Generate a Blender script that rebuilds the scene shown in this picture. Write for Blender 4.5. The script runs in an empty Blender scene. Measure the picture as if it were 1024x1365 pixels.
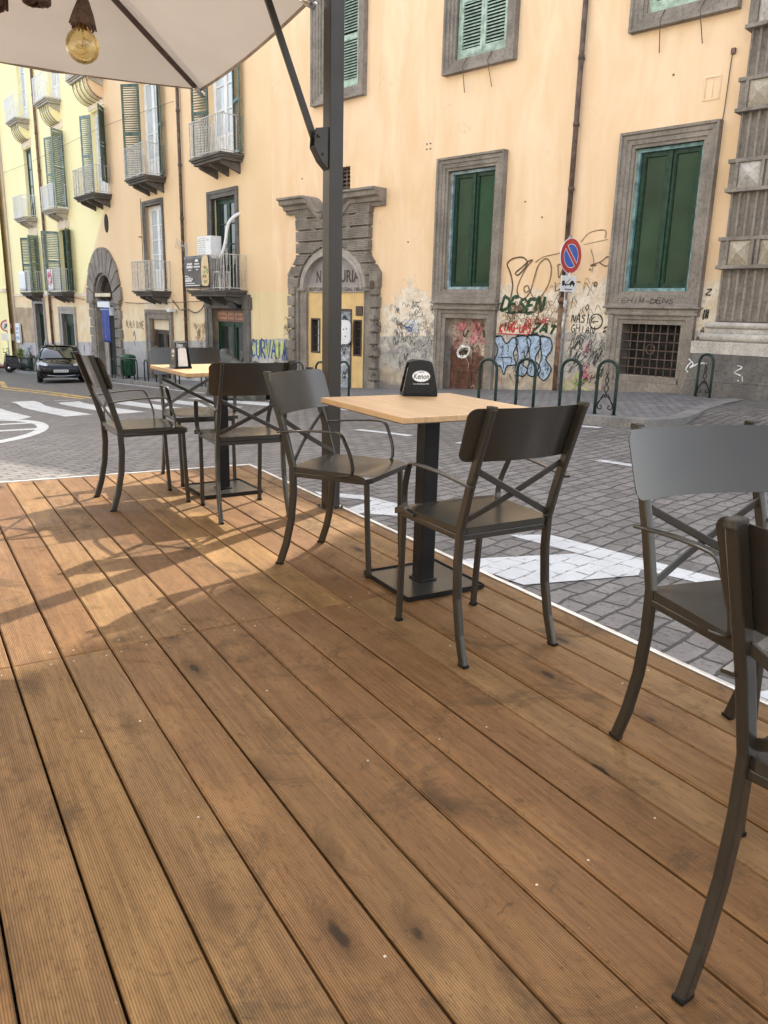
import bpy, math, random
from mathutils import Vector, Matrix
R = math.radians
rnd = random.Random(7)
S = bpy.context.scene
COL = S.collection

# ------------------------------------------------------------------ layout
EYE = 1.14
def unit(a): return Vector((-math.sin(a), math.cos(a), 0)), Vector((-math.cos(a), -math.sin(a), 0))
AA, AB, AD = 0.793975, 0.671004, 0.555312
UA, NA = unit(AA); UB, NB = unit(AB); UD, _n = unit(AD); LAT = -_n
OA = Vector((4.66026, 13.59195, 0)); CU = 10.8113
CORN = OA + UA * CU
LB = [-40, -6, -2.5, -1, 0, 10, 20, 34, 60, 120]
ZB = [0, 0, -.03, -.05, -.09, -.85, -1.38, -2.15, -3.4, -6.5]
def interp(x, X, Y):
    if x <= X[0]: return Y[0]
    for i in range(1, len(X)):
        if x <= X[i]: return Y[i-1] + (Y[i]-Y[i-1])*(x-X[i-1])/(X[i]-X[i-1])
    return Y[-1]
def base(L): return sum(interp(L + d, LB, ZB) for d in (-.8, -.4, 0, .4, .8)) / 5      # pavement height along the street
def LO(x, y):
    P = Vector((x, y, 0)); w = P - OA; v = P - CORN
    if v.dot(UA + UB) > 0: return CU + v.dot(UB), v.dot(NB)
    return w.dot(UA), w.dot(NA)
def W(L, o, z=None):
    P = OA + UA*L + NA*o if L < CU else CORN + UB*(L-CU) + NB*o
    return Vector((P.x, P.y, base(L) if z is None else z))
def road_z(x, y): return base(LO(x, y)[0]) - .11
def DK(d, l, z=0): return UD*d + LAT*l + Vector((0, 0, z))
KX = [-1.6, .7, 3.9, 9.6, 16, 21, 30, 40, 80]; KY = [4.3, 4.75, 3.95, 1.9, 1.5, 1.2, .95, .7, .6]
def kerb(L): return interp(L, KX, KY)

# ------------------------------------------------------------------ mesh helpers
class MB:
    def __init__(s): s.v = []; s.f = []; s.m = []; s.sm = []
    def add(s, vs, fs, mi=0, smooth=False):
        b = len(s.v); s.v += [tuple(p) for p in vs]
        for f in fs: s.f.append(tuple(b+i for i in f)); s.m.append(mi); s.sm.append(smooth)
    def quad(s, a, b, c, d, mi=0): s.add([a, b, c, d], [(0, 1, 2, 3)], mi)
    def box(s, x0, x1, y0, y1, z0, z1, mi=0, M=None):
        vs = [Vector((x, y, z)) for z in (z0, z1) for x, y in ((x0, y0), (x1, y0), (x1, y1), (x0, y1))]
        if M is not None: vs = [M @ p for p in vs]
        s.add(vs, [(3, 2, 1, 0), (4, 5, 6, 7), (0, 1, 5, 4), (1, 2, 6, 5), (2, 3, 7, 6), (3, 0, 4, 7)], mi)
    def prism(s, poly, f, t0, t1, mi=0):        # poly of (a,b); f(a,b,t) -> point
        n = len(poly); vs = [f(a, b, t0) for a, b in poly] + [f(a, b, t1) for a, b in poly]
        fs = [tuple(range(n)), tuple(range(2*n-1, n-1, -1))] + [(i, i+n, (i+1) % n+n, (i+1) % n) for i in range(n)]
        s.add(vs, fs, mi)
    def sweep(s, path, prof, side, mi=0, smooth=False, closed=False, cap=True):
        path = [Vector(p) for p in path]; side = Vector(side); n = len(path); k = len(prof); vs = []
        for i, p in enumerate(path):
            if closed: t = (path[(i+1) % n]-p).normalized() + (p-path[i-1]).normalized()
            else:
                t = Vector()
                if i < n-1: t += (path[i+1]-p).normalized()
                if i > 0: t += (p-path[i-1]).normalized()
            t.normalize(); sd = (side - t*side.dot(t)).normalized(); nr = t.cross(sd)
            vs += [p + sd*a + nr*b for a, b in prof]
        fs = []
        for i in range(n if closed else n-1):
            for j in range(k):
                a, b = i*k+j, i*k+(j+1) % k; c, d = ((i+1) % n)*k+(j+1) % k, ((i+1) % n)*k+j
                fs.append((a, b, c, d))
        if cap and not closed: fs += [tuple(range(k-1, -1, -1)), tuple((n-1)*k+j for j in range(k))]
        s.add(vs, fs, mi, smooth)
    def tube(s, path, r, n=8, mi=0, side=None, closed=False):
        prof = [(r*math.cos(2*math.pi*i/n), r*math.sin(2*math.pi*i/n)) for i in range(n)]
        if side is None:
            d = (Vector(path[-1])-Vector(path[0])) if not closed else Vector((0, 0, 1))
            side = Vector((1, 0, 0)) if abs(d.normalized().x) < .8 else Vector((0, 1, 0))
        s.sweep(path, prof, side, mi, True, closed)
    def lathe(s, prof, n=20, c=(0, 0, 0), mi=0, a0=0, a1=2*math.pi):
        vs = []; k = len(prof); full = abs(a1-a0) > 6.28
        m = n if full else n+1
        for i in range(m):
            a = a0+(a1-a0)*i/n
            vs += [(c[0]+r*math.cos(a), c[1]+r*math.sin(a), c[2]+z) for r, z in prof]
        fs = []
        for i in range(n):
            j2 = (i+1) % m
            for j in range(k-1): fs.append((i*k+j, j2*k+j, j2*k+j+1, i*k+j+1))
        s.add(vs, fs, mi, True)
    def grid(s, f, nu, nv, mi=0, smooth=True):
        vs = [f(i/nu, j/nv) for i in range(nu+1) for j in range(nv+1)]
        fs = [(i*(nv+1)+j, (i+1)*(nv+1)+j, (i+1)*(nv+1)+j+1, i*(nv+1)+j+1) for i in range(nu) for j in range(nv)]
        s.add(vs, fs, mi, smooth)
    def mesh(s, name, mats):
        me = bpy.data.meshes.new(name); me.from_pydata(s.v, [], s.f)
        for m in (mats if isinstance(mats, (list, tuple)) else [mats]): me.materials.append(m)
        me.polygons.foreach_set('material_index', s.m); me.polygons.foreach_set('use_smooth', s.sm); me.update()
        return me
    def build(s, name, mats, parent=None, bevel=0, M=None, seg=2, fix=True):
        me = s.mesh(name, mats)
        if fix:
            import bmesh
            bm = bmesh.new(); bm.from_mesh(me); bmesh.ops.recalc_face_normals(bm, faces=bm.faces); bm.to_mesh(me); bm.free()
        o = bpy.data.objects.new(name, me); COL.objects.link(o)
        if parent is not None: o.parent = parent
        if M is not None: o.matrix_basis = M
        if bevel:
            b = o.modifiers.new('bevel', 'BEVEL'); b.width = bevel; b.segments = seg; b.limit_method = 'ANGLE'; b.angle_limit = R(40)
            b.harden_normals = False
        return o
def tag(o, label=None, cat=None, group=None, kind=None):
    if label: o['label'] = label
    if cat: o['category'] = cat
    if group: o['group'] = group
    if kind: o['kind'] = kind
    return o
def thing(name, loc, rz, label, cat, group=None):
    o = bpy.data.objects.new(name, None); COL.objects.link(o); o.location = loc; o.rotation_euler = (0, 0, rz)
    o.empty_display_size = .2
    return tag(o, label, cat, group)
def kids(o): return [c for c in COL.objects if c.parent == o]
def dup(o, loc=None, rz=None, label=None, parent=None):
    c = o.copy(); COL.objects.link(c)
    if parent is not None: c.parent = parent
    for ch in kids(o): dup(ch, parent=c)
    if loc is not None: c.location = loc
    if rz is not None: c.rotation_euler = (0, 0, rz)
    if label: c['label'] = label
    return c
def rrect(w, h, r=.2, n=3):                 # rounded rectangle profile centred on 0
    r = min(r, w/2*.99, h/2*.99); out = []
    for cx, cy, a in ((w/2-r, h/2-r, 0), (-w/2+r, h/2-r, 90), (-w/2+r, -h/2+r, 180), (w/2-r, -h/2+r, 270)):
        out += [(cx+r*math.cos(R(a+90*i/n)), cy+r*math.sin(R(a+90*i/n))) for i in range(n+1)]
    return out
def smooth_path(pts, n=6):                  # Catmull-Rom
    P = [Vector(p) for p in pts]; P = [P[0]*2-P[1]] + P + [P[-1]*2-P[-2]]; out = []
    for i in range(1, len(P)-2):
        for k in range(n):
            t = k/n; a, b, c, d = P[i-1:i+3]
            out.append(.5*((2*b)+(c-a)*t+(2*a-5*b+4*c-d)*t*t+(3*b-3*c+d-a)*t**3))
    return out + [P[-2]]
def fillet(pts, r=.03, n=5):
    P = [Vector(p) for p in pts]; out = [P[0]]
    for i in range(1, len(P)-1):
        a = (P[i-1]-P[i]); b = (P[i+1]-P[i]); d = min(r, a.length*.45, b.length*.45)
        p0 = P[i]+a.normalized()*d; p1 = P[i]+b.normalized()*d
        out += [p0*(1-t)**2+P[i]*2*t*(1-t)+p1*t*t for t in [k/n for k in range(n+1)]]
    return out + [P[-1]]
FONT = {}
def text_into(mb, txt, size, f, mi=0, align='CENTER', width=None, bold=0):
    cu = bpy.data.curves.new('lettering', 'FONT'); cu.body = txt; cu.size = size; cu.align_x = align; cu.resolution_u = 3; cu.offset = bold*size
    o = bpy.data.objects.new('lettering', cu); COL.objects.link(o)
    dg = bpy.context.evaluated_depsgraph_get(); me = bpy.data.meshes.new_from_object(o.evaluated_get(dg))
    bpy.data.objects.remove(o)
    if len(me.vertices):
        xs = [v.co.x for v in me.vertices]; k = 1
        if width: k = width/(max(xs)-min(xs))
        mb.add([f(v.co.x*k, v.co.y) for v in me.vertices], [tuple(p.vertices) for p in me.polygons], mi)
    bpy.data.meshes.remove(me); bpy.data.curves.remove(cu)

# ------------------------------------------------------------------ material helpers
class NT:
    def __init__(s, name):
        s.m = bpy.data.materials.new(name); s.m.use_nodes = True; s.t = s.m.node_tree
        s.b = s.t.nodes['Principled BSDF']; s.c = None
    def n(s, ty, **kw):
        x = s.t.nodes.new('ShaderNode'+ty)
        for k, v in kw.items():
            if hasattr(x, k) and k not in x.inputs: setattr(x, k, v)
        for k, v in kw.items():
            if k in x.inputs: s.put(x.inputs[k], v)
        return x
    def put(s, sock, v):
        if isinstance(v, bpy.types.NodeSocket): s.t.links.new(v, sock)
        elif hasattr(v, 'outputs'): s.t.links.new(v.outputs[0], sock)
        else: sock.default_value = v if not (isinstance(v, tuple) and len(v) == 3 and sock.type == 'RGBA') else (*v, 1)
    def obj(s):
        if s.c is None: s.c = s.n('TexCoord').outputs['Object']
        return s.c
    def sep(s, v=None):
        x = s.n('SeparateXYZ'); s.put(x.inputs[0], v or s.obj()); return x.outputs
    def mapp(s, scale=(1, 1, 1), rot=(0, 0, 0), loc=(0, 0, 0)):
        x = s.n('Mapping'); s.put(x.inputs[0], s.obj()); x.inputs['Scale'].default_value = scale; x.inputs['Rotation'].default_value = rot; x.inputs['Location'].default_value = loc
        return x.outputs[0]
    def noise(s, scale, detail=4, rough=.55, v=None, dist=0):
        x = s.n('TexNoise'); s.put(x.inputs['Vector'], v or s.obj()); x.inputs['Scale'].default_value = scale; x.inputs['Detail'].default_value = detail
        x.inputs['Roughness'].default_value = rough; x.inputs['Distortion'].default_value = dist; return x.outputs[0]
    def math(s, op, a, b=0, c=0, clamp=False):
        x = s.n('Math'); x.operation = op; x.use_clamp = clamp
        s.put(x.inputs[0], a); s.put(x.inputs[1], b); s.put(x.inputs[2], c); return x.outputs[0]
    def ramp(s, v, a, b, lo=0, hi=1, smooth=True):
        x = s.n('MapRange'); x.interpolation_type = 'SMOOTHSTEP' if smooth else 'LINEAR'
        s.put(x.inputs['Value'], v)
        for k, w in (('From Min', a), ('From Max', b), ('To Min', lo), ('To Max', hi)): s.put(x.inputs[k], w)
        return x.outputs['Result']
    def mix(s, f, a, b, ty='MIX'):
        x = s.n('Mix'); x.data_type = 'RGBA'; x.blend_type = ty; x.clamp_factor = True
        s.put(x.inputs[0], f); s.put(x.inputs[6], a); s.put(x.inputs[7], b); return x.outputs[2]
    def bump(s, h, strength=.3, dist=.01, prev=None):
        x = s.n('Bump'); x.inputs['Strength'].default_value = strength; x.inputs['Distance'].default_value = dist; s.put(x.inputs['Height'], h)
        if prev is not None: s.put(x.inputs['Normal'], prev)
        return x.outputs[0]
    def done(s, col=None, rough=None, metal=None, normal=None, **kw):
        for k, v in (('Base Color', col), ('Roughness', rough), ('Metallic', metal), ('Normal', normal)):
            if v is not None: s.put(s.b.inputs[k], v)
        for k, v in kw.items(): s.put(s.b.inputs[k.replace('_', ' ')], v)
        return s.m
def simple(name, col, rough=.6, metal=0, var=.25, scale=8, bump=0, **kw):
    t = NT(name); f = t.noise(scale, 5)
    c = t.mix(t.ramp(f, .3, .7), tuple(x*(1-var) for x in col), tuple(min(1, x*(1+var)) for x in col))
    r = t.ramp(t.noise(scale*1.7, 3), .3, .7, max(.02, rough*.85), min(1, rough*1.15))
    return t.done(c, r, metal, t.bump(t.noise(scale*4, 4), bump, .005) if bump else None, **kw)

def stone_mat(name, a, b, scale=1.0, bump=.5):
    t = NT(name); n1 = t.noise(2.2*scale, 6, .65); n2 = t.noise(22*scale, 5, .7); n3 = t.noise(70*scale, 2)
    c = t.mix(t.ramp(n1, .3, .7), a, b)
    c = t.mix(t.math('MULTIPLY', t.ramp(n2, .48, .68), .55), c, tuple(x*.42 for x in a))
    c = t.mix(t.math('MULTIPLY', t.ramp(n3, .58, .75), .35), c, tuple(min(1, x*1.7) for x in b))
    st = t.noise(3, 5, .6, t.mapp((6, 6, .5)))
    c = t.mix(t.math('MULTIPLY', t.ramp(st, .5, .75), .35), c, tuple(x*.5 for x in a))
    return t.done(c, .85, 0, t.bump(t.math('ADD', n2, t.math('MULTIPLY', n3, .5)), bump, .02))
M_STONE = stone_mat('piperno_stone', (.185, .160, .135), (.31, .272, .232))
M_STONE_LIGHT = stone_mat('smooth_grey_stone', (.32, .29, .26), (.44, .40, .36), 1.3, .3)
M_STONE_DARK = stone_mat('dark_lava_stone', (.10, .092, .085), (.19, .175, .16))
M_MARBLE = stone_mat('weathered_marble', (.36, .33, .29), (.58, .54, .49), 1.2, .3)
M_MARBLE_DIRTY = stone_mat('yellowed_marble', (.30, .25, .18), (.48, .42, .33), 1.4, .3)
M_SLAB = stone_mat('balcony_slate', (.085, .075, .068), (.15, .135, .12))
M_SLAB_PALE = stone_mat('balcony_pale_stone', (.40, .36, .30), (.58, .54, .46), 1, .3)

def plaster_A():
    t = NT('orange_plaster_weathered'); X, Y, Z = t.sep()
    big = t.noise(.45, 4); fine = t.noise(6, 6, .65); streak = t.noise(1.2, 6, .65, t.mapp((1.6, 1, .35)), .6)
    c = t.mix(t.ramp(big, .3, .7), (.79, .555, .34), (.82, .60, .395))
    c = t.mix(t.ramp(streak, .42, .72), c, (.84, .645, .43))
    c = t.mix(t.math('MULTIPLY', t.ramp(streak, .55, .30), .35), c, (.72, .48, .245))
    c = t.mix(t.math('MULTIPLY', t.ramp(fine, .60, .78), .25), c, (.84, .69, .48))
    pk = t.noise(.9, 6, .7); c = t.mix(t.math('MULTIPLY', t.ramp(pk, .52, .62), .45), c, (.83, .60, .39))
    dr = t.noise(1.0, 6, .7, t.mapp((5.5, 1, .22), (0, 0, 0), (3, 0, 0))); c = t.mix(t.math('MULTIPLY', t.ramp(dr, .60, .72), .38), c, (.55, .40, .235))
    ck = t.n('TexVoronoi'); ck.feature = 'DISTANCE_TO_EDGE'; wv = t.n('VectorMath'); wv.operation = 'ADD'; nzc = t.n('TexNoise'); t.put(nzc.inputs['Vector'], t.obj()); nzc.inputs['Scale'].default_value = 2.0; nzc.inputs['Detail'].default_value = 6
    t.put(wv.inputs[0], t.obj()); t.put(wv.inputs[1], nzc.outputs['Color']); t.put(ck.inputs['Vector'], wv.outputs[0]); ck.inputs['Scale'].default_value = .55
    crack = t.math('MULTIPLY', t.ramp(ck.outputs['Distance'], .006, .001), t.ramp(pk, .50, .58)); c = t.mix(t.math('MULTIPLY', crack, .35), c, (.45, .33, .21))
    # flaking lower zone
    n = t.noise(1.3, 6, .65); nn = t.noise(4.5, 6, .7)
    zz = t.math('ADD', Z, t.math('ADD', t.math('MULTIPLY', t.math('SUBTRACT', n, .5), 2.4), t.math('MULTIPLY', t.math('SUBTRACT', nn, .5), 1.0)))
    up = t.math('SUBTRACT', 1.62, t.math('MULTIPLY', t.ramp(X, -3.3, -1.0), -.25))
    peel = t.ramp(t.math('SUBTRACT', up, zz), -.03, .10)
    right = t.ramp(X, -6.9, -6.6)
    peel = t.math('MULTIPLY', peel, right)
    pc = t.mix(t.ramp(nn, .35, .62), (.66, .54, .40), (.82, .75, .64))
    pc = t.mix(t.math('MULTIPLY', t.ramp(t.noise(13, 6, .75), .54, .64), .75), pc, (.36, .32, .27))
    pc = t.mix(t.math('MULTIPLY', t.ramp(t.noise(4, 6, .75, None, 1.0), .56, .62), .8), pc, (.80, .58, .34))
    c = t.mix(peel, c, pc)
    # fresh cream repair left of the gate, straight-ish ragged top
    cz = t.math('ADD', Z, t.math('MULTIPLY', t.noise(3.5, 4), .30))
    cream = t.math('MULTIPLY', t.ramp(cz, 1.72, 1.69), t.ramp(X, -9.6, -9.62))
    cc = t.mix(t.ramp(streak, .35, .7), (.74, .58, .33), (.80, .68, .43))
    c = t.mix(cream, c, cc)
    # grey dado following the street
    top = t.math('ADD', .93, t.math('MULTIPLY', X, .053))
    dz = t.math('SUBTRACT', t.math('ADD', Z, t.math('MULTIPLY', t.math('SUBTRACT', nn, .5), .07)), top)
    dado = t.ramp(dz, .012, -.012)
    g = t.mix(t.ramp(n, .3, .7), (.36, .335, .30), (.54, .51, .465))
    g = t.mix(t.math('MULTIPLY', t.ramp(t.noise(7, 7, .78), .47, .62), .75), g, (.19, .175, .16))
    g = t.mix(t.math('MULTIPLY', t.ramp(t.noise(3.1, 7, .75, None, .8), .54, .60), .8), g, (.64, .58, .49))
    low = t.ramp(t.math('ADD', dz, t.math('MULTIPLY', t.math('SUBTRACT', n, .5), .9)), -.62, -.80)
    g = t.mix(low, g, t.mix(t.ramp(nn, .4, .6), (.36, .29, .22), (.50, .42, .33)))
    low2 = t.ramp(t.math('ADD', dz, t.math('MULTIPLY', t.math('SUBTRACT', n, .5), .5)), -.98, -1.14)
    g = t.mix(low2, g, (.22, .20, .185))
    c = t.mix(dado, c, g)
    h = t.math('ADD', t.math('MULTIPLY', fine, .35), t.math('MULTIPLY', t.math('MAXIMUM', peel, dado), -.35))
    h = t.math('ADD', h, t.math('MULTIPLY', t.noise(40, 3), .12))
    return t.done(c, .9, 0, t.bump(h, .55, .012))
def plaster_B():
    t = NT('orange_plaster_sun_tint'); X, Y, Z = t.sep()
    big = t.noise(.4, 4); fine = t.noise(5, 6, .65); streak = t.noise(1.1, 5, .6, t.mapp((2.0, 1, .15)))
    o = t.mix(t.ramp(big, .3, .7), (.77, .55, .325), (.81, .60, .37))
    o = t.mix(t.math('MULTIPLY', t.ramp(streak, .45, .75), .6), o, (.80, .61, .38))
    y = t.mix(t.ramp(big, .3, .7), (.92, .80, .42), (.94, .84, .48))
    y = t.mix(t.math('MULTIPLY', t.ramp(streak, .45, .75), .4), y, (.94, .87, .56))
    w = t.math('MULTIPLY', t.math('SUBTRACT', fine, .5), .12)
    sun_mask = t.math('MULTIPLY', t.ramp(t.math('ADD', X, w), -12.03, -12.05), t.ramp(t.math('ADD', Z, t.math('MULTIPLY', t.math('ADD', X, 12.05), -.95)), 4.55, 4.95))  # mask of the sunlit far end, sunlight painted into the plaster as yellow
    sun_mask = t.math('MULTIPLY', sun_mask, t.ramp(t.math('ADD', Z, w), 1.55, 1.57))
    c = t.mix(sun_mask, o, y)
    # pale re-rendered ground floor panels and grey dado
    n = t.noise(1.2, 6, .65); nn = t.noise(4.5, 6, .7)
    zz = t.math('ADD', Z, t.math('MULTIPLY', t.math('SUBTRACT', n, .5), .9))
    cream = t.ramp(zz, 1.18, 1.10)
    c = t.mix(t.math('MULTIPLY', cream, .9), c, t.mix(t.ramp(n, .4, .6), (.72, .55, .33), (.78, .66, .46)))
    patch = t.math('MULTIPLY', t.ramp(X, -1.3, -1.25), t.ramp(t.math('ADD', Z, t.math('MULTIPLY', nn, .25)), 1.72, 1.69))
    c = t.mix(patch, c, t.mix(t.ramp(streak, .35, .7), (.74, .58, .33), (.80, .68, .43)))
    tan = t.math('MULTIPLY', t.ramp(X, -23.1, -23.2), t.ramp(t.math('ADD', Z, t.math('MULTIPLY', nn, .3)), 1.05, 1.0)); c = t.mix(tan, c, t.mix(t.ramp(n, .4, .6), (.34, .25, .16), (.48, .36, .23)))
    top = t.math('ADD', .34, t.math('MULTIPLY', X, .049))
    dz = t.math('SUBTRACT', t.math('ADD', Z, t.math('MULTIPLY', t.math('SUBTRACT', nn, .5), .06)), top)
    g = t.mix(t.ramp(n, .3, .7), (.36, .35, .34), (.52, .51, .50))
    g = t.mix(t.math('MULTIPLY', t.ramp(t.noise(6, 6, .7), .5, .7), .5), g, (.24, .22, .21))
    c = t.mix(t.ramp(dz, .012, -.012), c, g)
    return t.done(c, .9, 0, t.bump(t.math('ADD', t.math('MULTIPLY', fine, .4), t.math('MULTIPLY', t.noise(40, 3), .12)), .45, .012))
M_PA = plaster_A(); M_PB = plaster_B()
M_OCHRE = simple('ochre_paint', (.70, .49, .22), .85, 0, .10, 2.5, .25)
M_YEL = simple('yellow_paint', (.92, .80, .40), .9, 0, .06, .6, .1)
M_PALE = simple('pale_plaster', (.74, .62, .46), .9, 0, .12, .8, .1)
M_GREEN = simple('green_painted_timber', (.010, .040, .022), .45, 0, .40, 9, .15, Specular_IOR_Level=.3)
M_TEAL = simple('worn_teal_paint', (.16, .28, .29), .6, 0, .45, 7, .3)
M_BLUEG = simple('worn_blue_grey_paint', (.24, .32, .36), .6, 0, .4, 7, .3)
M_SHUT = simple('pale_green_shutter_paint', (.34, .44, .36), .65, 0, .30, 9, .2)
M_SHUTD = simple('dark_green_shutter_paint', (.060, .10, .075), .55, 0, .35, 9, .2)
M_SHUTG = simple('blue_grey_shutter_paint', (.17, .23, .21), .6, 0, .3, 8, .2)
M_DARK = simple('dark_interior', (.012, .011, .010), .8, 0, .3)
M_GREYP = simple('dark_green_pane', (.020, .052, .026), .10, 0, .30, .9, 0, Specular_IOR_Level=.20)
M_WHITE = simple('white_painted_timber', (.72, .72, .70), .5, 0, .08, 5)
M_WHITEM = simple('white_painted_metal', (.74, .75, .77), .4, 0, .06, 5)
M_RAIL = simple('grey_painted_iron', (.50, .49, .46), .5, .1, .25, 14)
M_RAILD = simple('galvanised_iron', (.42, .41, .39), .5, .2, .25, 14)
M_PIPE = simple('brown_rusty_pipe', (.115, .075, .058), .6, .1, .45, 7, .2)
M_PIPE2 = simple('rusted_cast_iron', (.17, .095, .055), .75, .1, .5, 9, .4)
M_BLACK = simple('black_plastic', (.008, .008, .008), .30, 0, .15, 30, 0, Specular_IOR_Level=.22)
M_BLACKM = simple('matte_black_steel', (.011, .010, .010), .42, .1, .2, 12, 0, Specular_IOR_Level=.25)
def rusty():
    t = NT('rusty_flaking_door'); X, Y, Z = t.sep(); n = t.noise(3.2, 6, .7, t.mapp((1.6, 1, .7))); n2 = t.noise(16, 5, .75); n3 = t.noise(2.0, 6, .7, None, 1.2)
    c = t.mix(t.ramp(n, .35, .65), (.085, .032, .020), (.185, .085, .052)); c = t.mix(t.math('MULTIPLY', t.ramp(n2, .52, .66), .6), c, (.045, .026, .020))
    pale = t.math('MULTIPLY', t.ramp(t.math('ADD', Z, t.math('MULTIPLY', t.math('SUBTRACT', n3, .5), 1.8)), .25, .55), t.ramp(n2, .62, .50)); c = t.mix(t.math('MULTIPLY', pale, .8), c, t.mix(t.ramp(n, .4, .6), (.44, .25, .20), (.60, .50, .42)))
    return t.done(c, .7, .05, t.bump(n2, .5, .01))
M_RUST = rusty()
M_POST = simple('dark_taupe_powder_coat', (.052, .045, .038), .36, .45, .08, 3, 0, Specular_IOR_Level=.3)
M_ALU = simple('brushed_aluminium', (.70, .69, .66), .35, .8, .06, 9)
M_HOOP = simple('chipped_green_hoop_paint', (.012, .030, .024), .38, .1, .55, 16, .1, Specular_IOR_Level=.35)
M_STEELG = simple('silver_fitting', (.70, .69, .67), .25, .9, .1)
M_PAPER = simple('white_napkin_paper', (.82, .80, .78), .9, 0, .05, 60, .5)
M_ROPE = simple('brown_jute_rope', (.105, .058, .036), .95, 0, .35, 90, .6)
M_CAP = simple('matte_glare_cap', (.050, .045, .038), .75, 0, .4, 60, 0, Specular_IOR_Level=.1)  # matte cap added to dull the sky glint on the post tops
M_RIB = simple('dark_brown_rib', (.070, .037, .024), .5, 0, .2, 12)
M_BIN = simple('bottle_green_plastic', (.014, .070, .036), .4, 0, .2, 6)
def spray(name, col):
    t = NT(name); out = t.t.nodes['Material Output']; n = t.noise(9, 4); h = t.noise(26, 5, .75); h2 = t.noise(120, 2)
    t.done(t.mix(t.ramp(n, .3, .7), tuple(x*.75 for x in col), tuple(min(1, x*1.3) for x in col)), .75, 0, t.bump(h, .3, .005), Specular_IOR_Level=.2)
    k = t.ramp(t.math('ADD', h, t.math('MULTIPLY', t.math('SUBTRACT', h2, .5), .5)), .33, .47, .25, .97)
    tr = t.n('BsdfTransparent'); mx = t.n('MixShader'); t.put(mx.inputs[0], k); t.t.links.new(tr.outputs[0], mx.inputs[1]); t.t.links.new(t.b.outputs[0], mx.inputs[2]); t.t.links.new(mx.outputs[0], out.inputs[0])
    return t.m
M_SPB = spray('black_spray_paint', (.025, .028, .024)); M_SPR = spray('red_spray_paint', (.50, .06, .06)); M_SPBR = spray('brown_spray_paint', (.20, .13, .075))
M_SPBL = spray('blue_spray_paint', (.05, .10, .33)); M_SPLB = spray('pale_blue_spray_paint', (.36, .46, .60)); M_SPG = spray('dark_green_spray_paint', (.03, .075, .04))
M_SPW = spray('white_spray_paint', (.72, .74, .74)); M_SPGY = spray('lime_spray_paint', (.50, .60, .22)); M_SPP = spray('pink_spray_paint', (.62, .22, .26)); M_SPGR = spray('grey_spray_paint', (.30, .30, .32))

def glass_mat(name, tint=(.02, .025, .025), rough=.05):
    t = NT(name); f = t.noise(1.5, 2)
    return t.done(t.mix(f, tint, tuple(x*1.6 for x in tint)), rough, 0, t.bump(t.noise(1.1, 2), .04, .02), Specular_IOR_Level=.8)
M_GLASS = glass_mat('window_glass'); M_GLASSP = glass_mat('pale_curtained_glass', (.36, .40, .42), .12)

def chair_mat():
    t = NT('bronze_powder_coat'); f = t.noise(350, 2); w = t.noise(5, 3, .5); sc = t.noise(70, 4, .75, t.mapp((1, 1, .25)))
    c = t.mix(t.ramp(w, .35, .7), (.050, .044, .037), (.056, .050, .041))
    c = t.mix(t.math('MULTIPLY', t.ramp(sc, .73, .78), .6), c, (.17, .15, .12))
    return t.done(c, t.ramp(w, .3, .7, .22, .27), .42, t.bump(f, .03, .0005), Specular_IOR_Level=.55)
M_CHAIR = chair_mat()
def oak_mat():
    t = NT('pale_oak_laminate'); v = t.mapp((26, 1.4, 8)); g = t.noise(2.2, 6, .65, v, .6); g2 = t.noise(9, 3, .6, t.mapp((30, 1, 8)))
    X, Y, Z = t.sep(); st = t.noise(7, 1, .3, t.mapp((1.0, .02, 0)))
    c = t.mix(t.ramp(g, .3, .72), (.44, .265, .125), (.60, .40, .205))
    c = t.mix(t.math('MULTIPLY', t.ramp(g2, .5, .7), .35), c, (.34, .19, .085))
    c = t.mix(t.math('MULTIPLY', t.ramp(st, .4, .6), .3), c, (.50, .30, .14))
    return t.done(c, .38, 0, t.bump(g, .06, .001))
M_OAK = oak_mat()
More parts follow.
